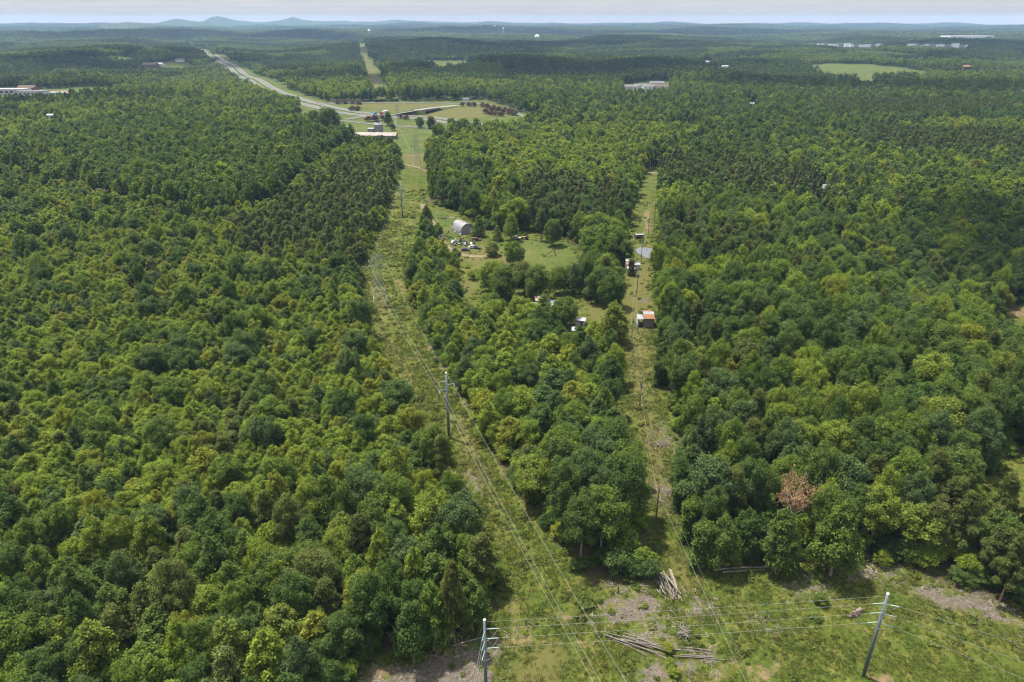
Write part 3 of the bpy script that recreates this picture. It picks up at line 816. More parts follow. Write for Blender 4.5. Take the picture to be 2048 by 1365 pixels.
def pick_mature(x, y, sd, f1, f2, rs):
    n = len(x); u = rs.random(n)
    kind = np.where(u < 0.74, 'oak', np.where(u < 0.9, 'pop', 'pine'))
    kind = np.where((f1 > 1.0) & (rs.random(n) < .6), 'pine', kind)
    hs = np.where(kind == 'oak', rs.uniform(.78, 1.15, n), np.where(kind == 'pop', rs.uniform(.95, 1.35, n), rs.uniform(.9, 1.2, n)))
    rsx = np.where(kind == 'oak', rs.uniform(.62, 1.0, n) + (rs.random(n) < .18) * .3, rs.uniform(1.0, 1.4, n))
    col = choose(rs, n, (3.4, 3.4, 1.4, .2, 1.7, .2))
    col = np.where((f2 > .8) & (rs.random(n) < .4), 2, col)
    far = np.hypot(x, y) > 430; sv = stand(x, y)
    col = np.where(far & (sv == 0) & (rs.random(n) < .75), rs.choice([0, 0, 4, 1], n), col); col = np.where(far & (sv == 2) & (rs.random(n) < .75), rs.choice([1, 2, 2, 3], n, p=[.3, .33, .3, .07]), col)
    hs = hs * np.where(far, np.where(sv == 0, 1.12, np.where(sv == 2, .86, 1)), 1)
    col = np.where(kind == 'pine', 5, col); put(x, y, kind, hs, rsx, col)
def pick_oakb(x, y, sd, f1, f2, rs):
    n = len(x)
    put(x, y, np.where(rs.random(n) < .93, 'oak', 'pop'), rs.uniform(1.0, 1.3, n), rs.uniform(.8, 1.15, n), choose(rs, n, (4.5, 2.0, .1, .02, 1.8, .1)))
def pick_mid(x, y, sd, f1, f2, rs):
    n = len(x); u = rs.random(n)
    kind = np.where(u < 0.52, 'pop', np.where(u < 0.80, 'bush', 'oak'))
    hs = np.where(kind == 'pop', rs.uniform(.7, 1.02, n), np.where(kind == 'oak', rs.uniform(.6, .8, n), rs.uniform(1.1, 1.6, n)))
    rsx = np.where(kind == 'oak', rs.uniform(.6, .85, n), rs.uniform(1.0, 1.45, n))
    put(x, y, kind, hs, rsx, choose(rs, n, (1.4, 2.8, 3.0, .4, 1.2, .3)))
def pick_pine(x, y, sd, f1, f2, rs):
    n = len(x); kind = np.where(rs.random(n) < .85, 'pine', 'oak')
    put(x, y, kind, np.where(kind == 'pine', rs.uniform(.95, 1.25, n), rs.uniform(.8, 1, n)), rs.uniform(.95, 1.3, n), np.where(kind == 'pine', 5, 0))
def pick_ll(x, y, sd, f1, f2, rs):
    n = len(x); u = rs.random(n); big = rs.random(n) < .16
    kind = np.where(u < 0.50, 'oak', np.where(u < 0.80, 'pop', np.where(u < .88, 'bush', 'pine')))
    hs = np.where(kind == 'oak', rs.uniform(.62, .92, n) + big * .2, np.where(kind == 'pop', rs.uniform(.8, 1.25, n), np.where(kind == 'pine', rs.uniform(.75, 1.05, n), rs.uniform(1.1, 1.6, n))))
    rsx = np.where(kind == 'oak', rs.uniform(.55, .82, n) + big * .22, rs.uniform(.95, 1.4, n))
    put(x, y, kind, hs, rsx, np.where(kind == 'pine', 5, choose(rs, n, (2.2, 2.8, 2.4, .45, 1.3, .4))))
gen(5.7, ('ll',), pick_ll)
gen(4.25, ('yg',), pick_young, 560); gen(6.4, ('yg',), pick_young, R1, 560)
gen(5.0, ('yp',), pick_ypine)
gen(8.2, ('oakb',), pick_oakb)
gen(6.8, ('rest',), pick_mature, 620); gen(8.6, ('rest',), pick_mature, R1, 620)
gen(6.2, ('mb',), pick_mid)
gen(6.8, ('mo',), pick_oakb)
gen(6.2, ('pr',), pick_pine)
# lower storey along every forest edge, so that edges are leafy down to the ground
def edge_trees():
    rs = np.random.default_rng(77)
    x, y = jitter_grid(3.4, 620, rs); near = open_sd(x, y); m = (near < -0.3) & (near > -5.5); x, y = x[m], y[m]
    keep = rs.random(len(x)) < 0.62; x, y = x[keep], y[keep]; n = len(x)
    put(x, y, np.full(n, 'bush'), rs.uniform(.40, .95, n), rs.uniform(.55, .95, n), choose(rs, n, (2, 3, 2, .15, .8, .2)))
edge_trees()
def understory():
    rs = np.random.default_rng(78)
    x, y = jitter_grid(4.4, 430, rs); m = open_sd(x, y) < -5; x, y = x[m], y[m]; n = len(x)
    put(x, y, np.full(n, 'bush'), rs.uniform(.6, 1.15, n), rs.uniform(.8, 1.25, n), choose(rs, n, (1, 3, 3, .1, .6, .2)))
understory()
TX, TY, TK, THS, TRS, TCOL = map(np.concatenate, (TX, TY, TK, THS, TRS, TCOL))
# trees that stand singly in the photograph: base pixel, kind, height m, crown radius m, colour, label
SINGLE = [
 (910,1288,'pine',20,3.4,'olive','tall pine with long bare reddish trunk at the wood edge behind the guyed pole'),
 (868,1300,'pop',17,3.4,'deep green','slender tree with pale bare trunk left of the tall pine at the wood edge'),
 (828,1322,'pop',15,3.6,'dark green','dark slender tree at the edge of the bare ground, second from the tall pine'),
 (945,1262,'pop',13,3.4,'deep green','leafy tree at the wood corner nearest the braced wooden post'),
 (1660,1150,'pop',20,4.6,'deep green','tall tree with bare lower trunk standing forward of the wood edge in the cleared lot'),
 (1550,1142,'pop',17,3.8,'deep green','leafy tree with short trunk at the wood edge, behind the end of the fallen logs'),
 (1437,1140,'pop',15,3.4,'deep green','slim tree at the wood edge, behind the middle of the fallen logs'),
 (1396,1135,'column',13,2.4,'deep green','vine-covered tree at the corner of the wood where the grassy strip meets the cleared lot'),
 (1372,1080,'column',12,2.2,'deep green','leafy narrow tree beside the last wooden pole of the strip'),
 (1356,1020,'column',15,2.2,'dark green','ivy-wrapped trunk tree on the wood edge across from the wooden pole with the fallen branch'),
 (1322,718,'column',15,2.7,'dark green','dark ivy-clad column tree beside the orange-roofed shed'),
 (1316,772,'column',9,2.2,'dark green','short ivy-clad column tree on the strip edge below the taller ivy column'),
 (1222,618,'open',16,5.4,'dark green','dark round tree beside the grassy strip, across from the small grey sheds'),
 (1200,606,'open',16,6.2,'dark green','dark wide tree just behind the round tree at the glade'),
 (1150,590,'open',15,4.0,'blue-green','blue-green upright tree between the backhoe arm and the glade'),
 (1075,600,'open',16,5.8,'deep green','spreading tree on the farmyard south side, above the tin-roofed trailer'),
 (985,585,'open',15,6.0,'bright green','sunlit round tree below the curve of the farm lane'),
 (1028,532,'open',13,5.0,'deep green','round dense tree in the yard beside the brushy cedar'),
 (985,512,'bush',7.5,4.0,'olive','low brown-green brushy tree among the junk rows'),
 (958,473,'spire',12.5,4.2,'deep green','cone-shaped evergreen tree touching the arched metal barn'),
 (995,482,'spire',9,3.0,'bright green','small cone-shaped tree between the arched barn and the yard trees'),
 (1022,482,'pop',15,4.2,'bright green','tall loose-crowned yard tree behind the small cone-shaped tree'),
 (1195,535,'open',22,9.5,'deep green','largest broad oak between the meadow and the pond'),
 (1245,530,'open',13,5.0,'deep green','rounded tree between the broad oak and the rusty-roofed shed'),
 (1262,552,'column',9,2.0,'olive','olive shrubby tree against the rusty-roofed shed'),
 (1010,600,'open',16,6.4,'deep green','broad tree in the middle of the farmyard south side'),
 (1048,588,'open',15,6.0,'olive','olive spreading tree next to the broad farmyard tree'),
 (1120,588,'open',13,4.8,'deep green','round tree north of the tin-roofed trailer, nearest the glade'),
 (1172,566,'open',14,5.0,'dark green','dark crowded tree between the blue-green tree and the broad oak'),
 (1215,556,'open',12,5.0,'deep green','tree filling the gap between the broad oak and the round strip tree'),
 (1040,648,'open',12,4.6,'bright green','light round tree at the near side of the trailer'),
 (1130,655,'open',13,5.2,'deep green','tall tree leaning over the glade beside the white roofed huts'),
 (985,640,'open',12,4.8,'deep green','round tree at the yard corner towards the steel pole'),
 (945,560,'bush',5,2.4,'bright green','lone bright shrub in the rough grass below the lane bend'),
 (1086,640,'pop',11,3.6,'bright green','light tree standing right before the tin-roofed trailer'),
 (1116,640,'bush',8,3.4,'deep green','bushy tree before the glade end of the tin-roofed trailer'),
 (722,288,'bush',8,4,'dark green','dark bush in front of the long barn, farthest from the silo'),
 (738,290,'open',9,4.5,'deep green','round tree in front of the long barn, before the silo'),
 (765,291,'spire',10,4,'dark green','dark pointed cedar in front of the long barn end'),
 (778,292,'open',9,4.5,'olive','olive round tree at the corner of the long barn'),
 (1105,492,'open',15,5.0,'deep green','bushy tree on the far side of the meadow near the tractor'),
 (1082,482,'pine',17,4.0,'olive','dark pine on the far side of the meadow behind the tractor'),
 (1225,690,'pop',17,5.0,'bright green','tall light tree on the strip edge opposite the ivy columns'),
 (880,470,'bush',5,2.4,'deep green','shrubby tree at the farm lane by the parked vehicles'),
 (912,520,'bush',6.5,2.6,'dark green','small round dark tree inside the bend of the farm lane'),
 (845,468,'spire',11,2.6,'dark green','dark cedar on the power line cut beside the farmyard gate'),
 (840,490,'spire',9,2.4,'olive','smaller olive cedar next to the dark cedar on the cut'),
 (785,262,'bush',9,4.0,'dark green','dark bushy tree at the end of the long barn'),
 (660,268,'open',27,13.0,'dark green','huge dark oak beside the white box trailer'),
 (632,262,'open',22,11.0,'dark green','dark oak on the far side of the huge oak'),
 (777,252,'pop',16,4.6,'dark green','narrow dark tree behind the silo'),
 (840,256,'open',12,5.0,'deep green','first round tree of the row by the frontage road, at its parked car'),
 (862,258,'open',14,5.2,'dark green','tall round tree of the frontage road row by the white vehicles'),
 (904,258,'open',12,5.6,'deep green','third round tree along the frontage road'),
 (927,260,'open',13,7.0,'bright green','wide light tree at the end of the frontage road row'),
]
PLUM = [(738,244,7,5.0),(751,243,8,4.8),(765,241,6.5,3.8),(777,240,6.5,3.8),(800,238,6,3.6),(812,240,6,4),
        (676,208,6,5),(690,208,6,5),(706,208,6,5),(718,209,6,5),(705,222,6.5,5),(715,222,6.5,5),
        (925,213,6,4),(938,213,6,4),(948,214,7,4.4),(966,215,7,4.4),(975,219,8,5),(986,222,8,5),(997,225,8,5),(1008,227,8,5),(1019,229,8,5),(1028,231,8,5),
        (971,228,7,4.6),(981,230,7,4.6),(992,232,6,4.2),(1002,233,6,4.2)]
# nobody stands inside a lone tree or a building
BLOCK = [(G(a, b)[0], G(a, b)[1], r) for a, b, r in [(925,466,9),(1095,618,10),(1290,650,6),(1265,545,6),(1158,655,5),(748,275,22),(760,270,8),(1148,670,5),(1450,1142,5)]]
BLOCK.append((*G(1568, 1092)[:2], 3.4))
sx = [(G(s[0], s[1])[0], G(s[0], s[1])[1], s[4] * 0.75) for s in SINGLE] + BLOCK
ok = np.ones(len(TX), bool)
for bx, by, br in sx: ok &= np.hypot(TX - bx, TY - by) > br
RN0 = np.array([SPEC[k][1] for k in TK]) * TRS
ok &= open_sd(TX, TY) < -np.minimum(RN0 * 0.62, 3.2) + 0.2
TX, TY, TK, THS, TRS, TCOL = (a[ok] for a in (TX, TY, TK, THS, TRS, TCOL))
TZ = T(TX, TY) - 0.15
HN = np.array([SPEC[k][0] for k in TK]) * THS
RN = np.array([SPEC[k][1] for k in TK]) * TRS
PX, PY, DEP = proj(TX, TY, TZ + HN * 0.65)
inview = (PX > 12) & (PX < 2036) & (PY > -20) & (PY < 1352)
size = np.where(inview, HN * RN * 2 / DEP ** 2, 0)
print('trees within', R1, 'm:', len(TX))
is_pine = TK == 'pine'
# the edge shrubs are saplings under the trees and stay with the mass
NB, NP = 300 - sum(1 for s in SINGLE if s[2] != 'pine') - len(PLUM), 120
sapling = (TK == 'bush') & (HN < 8.1)
cand = np.where(~is_pine & ~sapling, size, 0); IB = np.argsort(-cand)[:NB]
cand = np.where(is_pine, size, 0); IP = np.argsort(-cand)[:NP]
IP = IP[cand[IP] > 0]
single = np.zeros(len(TX), bool); single[IB] = True; single[IP] = True

# landmarks used to word where a tree stands
LM = [(898,875,'the steel pole with three arms'), (760,606,'the lattice tower in the cut'), (975,1400,'the guyed steel pole'), (1340,1180,'the steep log pile'),
      (1290,645,'the orange-roofed shed'), (1265,545,'the rusty-roofed shed'), (1312,1036,'the lowest wooden pole of the strip'), (1279,812,'the middle wooden pole of the strip'),
      (1480,1140,'the fallen logs'), (1712,1228,'the stump heap'), (1370,705,'the brush heap'), (2010,1250,'the dirt track corner'), (945,968,'the pale bare patch in the cut'),
      (1565,1060,'the dead brown tree'), (860,1330,'the bare ground beside the guyed pole'), (1050,1245,'the braced wooden post'), (2025,950,'the small glade on the wood side'), (1095,620,'the tin-roofed trailer')]
LMW = [(G(a, b)[0], G(a, b)[1], t) for a, b, t in LM]
def words_for(i, kind, col):
    shape = {'oak': 'round-crowned', 'pop': 'pointed', 'bush': 'low bushy', 'pine': 'open-crowned'}[kind]
    return f'{col} {shape} ' + ('pine' if kind == 'pine' else 'tree')
def area_for(px, py):
    if px < 960:
        v = ['upper', 'upper', 'middle', 'lower', 'bottom'][min(4, max(0, int(py // 273)))]
        h = ['far left', 'left', 'left of centre', 'inner'][min(3, int(px // 245))]
        return f'in the {v} {h} wood'
    if px < 1320:
        return 'in the ' + ('upper' if py < 760 else 'middle' if py < 960 else 'lower') + ' wood between the cuts'
    v = ['upper', 'upper', 'middle', 'lower', 'bottom'][min(4, max(0, int(py // 273)))]
    h = ['inner', 'right of centre', 'right', 'far right'][min(3, int((px - 1320) // 185))]
    return f'in the {v} {h} wood'
def labels_for(idx):
    rows = {}
    for i in idx:
        col = COLN[TCOL[i]]; base = words_for(i, TK[i], col)
        d = [(math.hypot(TX[i] - lx, TY[i] - ly), t) for lx, ly, t in LMW]
        dm, t = min(d)
        place = ('near ' + t) if dm < 26 else area_for(PX[i], PY[i])
        rows.setdefault((base, place), []).append((dm if dm < 26 else PX[i], i, dm < 26))
    _U = 'first second third fourth fifth sixth seventh eighth ninth'.split()
    ORD = [w + ' ' for w in '- second third fourth fifth sixth seventh eighth ninth tenth eleventh twelfth thirteenth fourteenth fifteenth sixteenth seventeenth eighteenth nineteenth twentieth'.split()] + [f'{t}-{u} ' for t in ('twenty', 'thirty', 'forty') for u in _U]
    out = {}
    for (base, place), v in rows.items():
        v.sort()
        for k, (_d, i, lm) in enumerate(v):
            if len(v) == 1: out[i] = f'{base} {place}'
            elif lm: out[i] = f'{base}, {ORD[min(k, 46)]}nearest {place[5:]}' if k else f'{base}, nearest {place[5:]}'
            else: out[i] = f'{base}, ' + ('leftmost such ' if k == 0 else f'{ORD[min(k, 46)]}such from left ') + place
    return out
TREE_GROUP = 'broadleaf trees of the wood'; PINE_GROUP = 'pine trees of the wood'
def make_tree(name, kind, v, col, loc, hs, rsx, rz, label, group):
    cm, tm = full_parts(kind, v)
    t = empty(name, loc, rz, label, 'tree', group)
    t.scale = (rsx, rsx, hs)
    c = bpy.data.objects.new('crown', cm); COL.objects.link(c); c.parent = t
    c.material_slots[0].link = 'OBJECT'; c.material_slots[0].material = ML[col]
    k = bpy.data.objects.new('trunk', tm); COL.objects.link(k); k.parent = t
    return t
_rt = np.random.default_rng(3)
LBL = labels_for(list(IB) + list(IP))
for i in list(IB) + list(IP):
    k = str(TK[i]); nm = 'pine_tree' if k == 'pine' else 'broadleaf_tree'
    make_tree(nm, k, int(_rt.integers(KINDS[k])), COLN[TCOL[i]], (TX[i], TY[i], TZ[i]), THS[i], TRS[i], _rt.uniform(0, 6.28), LBL[i], PINE_GROUP if k == 'pine' else TREE_GROUP)
for px, py, kind, h, r, col, lab in SINGLE:
    p = G(px, py); H0, R0 = SPEC[kind]
    make_tree('pine_tree' if kind == 'pine' else 'broadleaf_tree', kind, (len(lab) % 3) if kind == 'open' else 0 if kind in ('column', 'spire') else int(_rt.integers(KINDS[kind])), col, (p.x, p.y, p.z - .1), h / H0, r / R0, _rt.uniform(0, 6.28), lab, PINE_GROUP if kind == 'pine' else TREE_GROUP)
PL = ['in front of the overpass', 'behind the far ramp', 'on the bank of the far ramp', 'along the slip road curve']
PRANK = {}
for rng_ in ((0, 6), (6, 10), (10, 12), (12, len(PLUM))):
    for k, q in enumerate(sorted(range(*rng_), key=lambda q: PLUM[q][0])): PRANK[q] = ('first first second third fourth fifth sixth seventh eighth ninth tenth eleventh twelfth thirteenth fourteenth fifteenth'.split()[k + 1]) + ' from left'
for q, (px, py, h, r) in enumerate(PLUM):
    p = G(px, py); w = 0 if q < 6 else 1 if q < 10 else 2 if q < 12 else 3
    make_tree('plum_tree', 'bush', q % 2, 'purple', (p.x, p.y, p.z), h / 7, r / 3, _rt.uniform(0, 6.28), 'small purple-leaved round tree, ' + PRANK[q] + ' ' + PL[w], 'purple-leaved trees ' + PL[w])

# ------------------------------------------------------------------ the mass of the forest
PROTO, PIDX = [], {}
def proto(kind, lod):
    for v in range(KINDS[kind]):
        if (kind, lod, v) in PIDX: continue
        n, s = {0: ({'oak': 14500, 'pop': 9500, 'bush': 4000, 'pine': 7500}[kind], {'oak': 0.38, 'pop': 0.33, 'bush': 0.34, 'pine': 0.47}[kind]),
                1: ({'oak': 1700, 'pop': 1100, 'bush': 500, 'pine': 1100}[kind], {'oak': 0.98, 'pop': 0.85, 'bush': 0.85, 'pine': 1.0}[kind])}[lod]
        PROTO.append(joined_proto(kind, v, n, s, 5 if lod == 0 else 3, 4 if lod == 0 else 0)); PIDX[(kind, lod, v)] = len(PROTO) - 1
for k in KINDS:
    for lod in (0, 1): proto(k, lod)
def mass(name, sel, label):
    ii = np.where(sel & ~single)[0]
    d = np.hypot(TX[ii], TY[ii])
    rs = np.random.default_rng(9)
    idx = np.array([PIDX[(str(TK[i]), 0 if dd < 430 else 1, int(rs.integers(KINDS[str(TK[i])])))] for i, dd in zip(ii, d)])
    used = sorted(set(idx.tolist())); remap = {u: j for j, u in enumerate(used)}
    scatter(name, [PROTO[u] for u in used], np.stack([TX[ii], TY[ii], TZ[ii]], -1), rs.uniform(0, 6.28, len(ii)),
            np.stack([TRS[ii] * rs.uniform(.82, 1.18, len(ii)), TRS[ii] * rs.uniform(.82, 1.18, len(ii)), THS[ii]], -1), [remap[u] for u in idx.tolist()], label, tilt=rs.normal(0, .06, (len(ii), 2)), tone=np.clip(np.array([0, .4, .6, .8, .2, 1.])[TCOL[ii]] + rs.normal(0, .045, len(ii)), 0, 1))
mass('broadleaf_forest', ~is_pine, 'dense green broadleaf wood filling the land on both sides of the cuts')
mass('pine_forest', is_pine, 'darker olive pines standing in patches among the broadleaf wood')

TOWN = [(1640,1770,107,480),(1640,1765,97.5,350),(1818,1930,102.5,480),(1880,1985,84,700),(1740,1830,80,500)]
TOWNB = []
for a, b, py, dep in TOWN:
    q0, q1 = G(a, py), G(b, py); TOWNB.append((min(q0.x, q1.x) - 15, max(q0.x, q1.x) + 15, min(q0.y, q1.y) - dep, max(q0.y, q1.y) + 70))
def in_town(X, Y):
    c = np.zeros(X.shape, bool)
    for x0, x1, y0, y1 in TOWNB: c |= (X > x0) & (X < x1) & (Y > y0) & (Y < y1)
    return c
# ------------------------------------------------------------------ distant forest in patches
def patch(name, size, step, nleaf, lsize, seed, mat, pine=0.15, hmul=1.0):
    rs = np.random.default_rng(seed); Vs, Fs, lvs, tvs = [], [], [], []; off = 0
    g = np.arange(-size / 2 + step / 2, size / 2, step)
    for gx in g:
        for gy in g:
            kind = 'pine' if rs.random() < pine else ('oak' if rs.random() < .6 else 'pop')
            H, RAD = SPEC[kind]; hs = rs.uniform(.75, 1.25) * hmul
            V, F, lv, L = crown_arrays(kind, H * hs, RAD * rs.uniform(.85, 1.25) * (1.25 if kind != 'oak' else 1) * step / 8.5, nleaf, lsize, rs)
            V = V + np.array([gx + rs.uniform(-.4, .4) * step, gy + rs.uniform(-.4, .4) * step, 0])
            Vs.append(V); Fs.append(F + off); off += len(V); lvs.append(lv); tvs.append(np.full(len(V), .98 if kind == 'pine' else rs.random() * .9))
    me = np_mesh(name, np.concatenate(Vs), np.concatenate(Fs), [mat], attrs={'leafv': np.concatenate(lvs), 'treev': np.concatenate(tvs)})
    return bpy.data.objects.new(name + '_source', me)
def patch_points(size, r0, r1, half=40):
    rs = np.random.default_rng(int(size))
    xs = np.arange(-r1 * .7, r1 * .7, size); ys = np.arange(0, r1, size)
    X, Y = np.meshgrid(xs, ys); X, Y = X.ravel(), Y.ravel(); r = np.hypot(X, Y)
    k = (r >= r0) & (r < r1) & (np.abs(X) < Y * math.tan(R(half)) + size * 2)
    return X[k], Y[k], rs
pA = [patch('wood_patch', 32, 8.2, 150, 2.1, 40 + i, M_FARMIX, (.05, .1, .2, .3)[i]) for i in range(3)] + [patch('wood_patch', 32, 8.2, 150, 2.1, 50 + i, M_FARDARK, .2) for i in range(2)] + [patch('wood_patch', 32, 7.6, 150, 2.0, 55 + i, M_FARLIGHT, .03) for i in range(2)] + [patch('wood_patch', 32, 7.0, 150, 1.9, 60, M_FARPINE, .9)]
X, Y, rs = patch_points(31, R1 - 15, 4300)
RIBS = []
sdp = open_sd(X, Y); k = sdp < -13; X, Y = X[k], Y[k]
f = lowfreq(X, Y, _waves(9, 300, 900)); sv = stand(X, Y); idx = np.where(f > 1.25, 7, np.where(sv == 0, rs.integers(3, 5, len(X)), np.where(sv == 2, rs.integers(5, 7, len(X)), rs.integers(0, 3, len(X)))))
scatter('distant_forest', pA, np.stack([X, Y, T(X, Y) - .3], -1), rs.integers(0, 4, len(X)) * math.pi / 2, np.stack([np.ones(len(X))] * 2 + [np.clip(1 + .22 * lowfreq(X, Y, _waves(9, 250, 700)), .6, 1.5) * np.where(in_town(X, Y), .28, 1) * np.where(sv == 0, 1.15, np.where(sv == 2, .8, 1))], -1), idx,
        'unbroken green forest beyond the highway junction')
pB = [patch('far_wood_patch', 132, 11, 26, 5.2, 80 + i, (M_FARMIX, M_FARDARK, M_FARLIGHT)[i], (.1, .3, .05)[i]) for i in range(3)]
X, Y, rs = patch_points(130, 4240, 15900)
low = in_town(X, Y)
scatter('horizon_forest', pB, np.stack([X, Y, T(X, Y) - .5], -1), rs.integers(0, 4, len(X)) * math.pi / 2, np.stack([np.ones(len(X))] * 2 + [np.clip(1 + .3 * lowfreq(X, Y, _waves(9, 500, 1800)), .5, 1.6) * np.where(low, .28, 1)], -1), (lambda q: np.where(q > .55, 1, np.where(q < -.6, 2, 0)))(lowfreq(X, Y, _waves(11, 350, 1500))),
        'blue-green forest running to the horizon')

# ------------------------------------------------------------------ undergrowth and grass in the open land
def clump(name, n, size, rad, h, seed, mat):
    rs = np.random.default_rng(seed); d = rs.normal(size=(n, 3)); d /= np.linalg.norm(d, axis=1, keepdims=True); d[:, 2] = np.abs(d[:, 2])
    C = d * np.array([rad, rad, h]) * rs.uniform(.55, 1.05, n)[:, None]
    V, F = leaves(C, d, size, rs, .5, .8)
    me = np_mesh(name, V, F, [mat], attrs={'leafv': np.repeat(np.clip(rs.normal(.5, .25, n), 0, 1), 4)})
    return bpy.data.objects.new(name + '_source', me)
def tuft(name, n, h, seed):
    rs = np.random.default_rng(seed); V, F, lv = [], [], []
    for i in range(n):
        th = rs.uniform(0, 6.28); r = rs.uniform(0, .34); b = np.array([r * math.cos(th), r * math.sin(th), -.03]); w = rs.uniform(.03, .06)
        lean = np.array([math.cos(th), math.sin(th), 0]) * rs.uniform(.1, .35); hh = h * rs.uniform(.5, 1.15)
        s = np.array([-math.sin(th), math.cos(th), 0]) * w; k = len(V)
        V += [b - s, b + s, b + lean + np.array([0, 0, hh])]; F.append((k, k + 1, k + 2)); lv += [rs.random()] * 3
    me = np_mesh(name, V, F, [M_GRASS], attrs={'leafv': lv}); return bpy.data.objects.new(name + '_source', me)
M_TWIG = plain('twig_wood', (0.24, 0.20, 0.16), 0.9, 0.1, vary=0.4, scale=2)
def ground_cover():
    rs = np.random.default_rng(21)
    sc = [clump('scrub_clump', 130, .30, .8, .55, i, M_SCRUB) for i in range(3)] + [clump('weed_clump', 70, .2, .4, .45, 9, M_SCRUB)]
    x, y = jitter_grid(1.15, 480, rs)
    sd = union_sd([OPEN[k] for k in NEARC], x, y, 9); m = sd > -5.5; x, y, sd = x[m], y[m], sd[m]
    bare = np.maximum(union_sd(CHIP, x, y, 8), union_sd(CLAY, x, y, 8)); dry = union_sd(DRY, x, y, 8); lawn = union_sd(LAWN, x, y, 8)
    incut = inside(OPEN['cut'], x, y); instrip = inside(OPEN['strip'], x, y); lot = inside(OPEN['clearing'], x, y) & ~incut
    f = lowfreq(x, y, _waves(8, 9, 40)); f2 = lowfreq(x, y, _waves(8, 4, 14))
    p = np.where(incut, 0.62, np.where(instrip, 0.24, np.where(lot, 0.55, 0.14)))
    p = p * np.clip(0.8 + .55 * f + .3 * f2, 0.04, 1.6) * np.where(dry > 0, .30, 1) * np.where(bare > -1, .16, 1) * np.where(lawn > 0, .13, 1)
    p = np.where((sd < 2.5) & ~(bare > -1), np.maximum(p, .4), p); p *= np.where(np.hypot(x, y) > 420, .5, 1)
    # keep the yard, the lane and the pond clear
    for a, b, r in [(925,462,9),(915,486,7),(950,496,6),(1290,646,5),(1263,532,6),(1290,506,10)]:
        q = G(a, b); p[np.hypot(x - q.x, y - q.y) < r] = 0
    p[pdist(LANE, x, y) < 2.2] = 0
    k = rs.random(len(x)) < p; x, y, lot = x[k], y[k], lot[k]; n = len(x)
    s = rs.lognormal(-.12, .38, n) * np.where(lot, .72, 1.0)
    P = np.stack([x, y, T(x, y) - .05], -1)
    scatter('undergrowth', sc, P, rs.uniform(0, 6.28, n), np.stack([s, s, s * rs.uniform(.6, 1.25, n)], -1), rs.integers(0, 4, n), 'knee-high green scrub and vines over the grassy cuts')
    x, y = jitter_grid(0.62, 250, rs); sd = union_sd([OPEN[k] for k in ('cut', 'clearing', 'strip')], x, y, 6); m = sd > 0; x, y = x[m], y[m]
    bare = np.maximum(union_sd(CHIP, x, y, 8), union_sd(CLAY, x, y, 8)); f = lowfreq(x, y, _waves(8, 5, 25))
    p = np.clip(.55 + .4 * f, .05, 1) * np.where(bare > 0, .06, 1); k = rs.random(len(x)) < p; x, y = x[k], y[k]; n = len(x)
    s = rs.uniform(.6, 1.35, n)
    scatter('grass', [tuft('grass_tuft', 18, .42, 5), tuft('grass_tuft', 14, .6, 6)], np.stack([x, y, T(x, y)], -1), rs.uniform(0, 6.28, n), np.stack([s, s, s], -1), rs.integers(0, 2, n), 'uneven green and straw grass over the cleared lot and cuts')
    x, y = jitter_grid(0.9, 260, rs); bare = union_sd(CHIP, x, y, 8); m = (bare > -3.5) & (rs.random(len(x)) < np.clip(.30 + bare * .03, .05, .4)); x, y = x[m], y[m]; n = len(x)
    def twigs(seed):
        r2 = np.random.default_rng(seed); b = MB()
        for i in range(9):
            c = Vector((r2.normal(0, .45), r2.normal(0, .45), .05)); a = r2.uniform(0, 6.28); l = r2.uniform(.15, .8); dv = Vector((math.cos(a), math.sin(a), r2.normal(0, .15))) * l
            b.tube([c - dv / 2, c + dv / 2], [.035, .02], 3)
        return bpy.data.objects.new('twigs_source', b.mesh('twigs', M_TWIG))
    s = rs.lognormal(0, .35, n)
    scatter('wood_debris', [twigs(1), twigs(2)], np.stack([x, y, T(x, y)], -1), rs.uniform(0, 6.28, n), np.stack([s, s, s], -1), rs.integers(0, 2, n), 'splintered twigs and slash strewn over the wood chips')
LANE = line_px([(845,408),(848,420),(862,440),(873,465),(884,482),(905,502),(935,512),(975,513)])
ground_cover()
# ------------------------------------------------------------------ materials for built things
M_ASPH = plain('road_asphalt', (0.112, 0.108, 0.106), 0.9, 0.1, vary=0.2, scale=0.05)
M_CONC = plain('concrete', (0.19, 0.177, 0.165), 0.85, 0.15, vary=0.2, scale=0.3)
M_LINE = plain('road_paint', (0.6, 0.6, 0.56), 0.8, 0.2, vary=0.2, scale=1)
M_DIRT = plain('dirt_lane', (0.17, 0.135, 0.088), 0.95, 0.05, vary=0.35, scale=0.4)
M_STEEL = plain('weathered_steel', (0.14, 0.168, 0.195), 0.55, 0.4, 0.3, vary=0.2, scale=2)
M_GALV = plain('galvanized_steel', (0.19, 0.215, 0.21), 0.45, 0.5, 0.4, vary=0.2, scale=3)
M_CAP = plain('white_cap', (0.75, 0.75, 0.72), 0.6, vary=0.1)
M_INS = plain('insulator_glaze', (0.42, 0.55, 0.52), 0.35, 0.5, vary=0.15)
M_WIRE = plain('bare_conductor', (0.21, 0.21, 0.20), 0.85, 0.1, 0.0, vary=0.1)
M_WOOD = plain('pole_wood', (0.13, 0.10, 0.075), 0.9, 0.1, vary=0.35, scale=4)
M_LOG = plain('bleached_log', (0.17, 0.147, 0.127), 0.9, 0.1, vary=0.45, scale=2.5)
M_LOG2 = plain('tan_log', (0.21, 0.18, 0.145), 0.9, 0.1, vary=0.4, scale=2.5)
M_CUT = plain('sawn_end', (0.33, 0.25, 0.16), 0.9, 0.1, vary=0.25, scale=6)
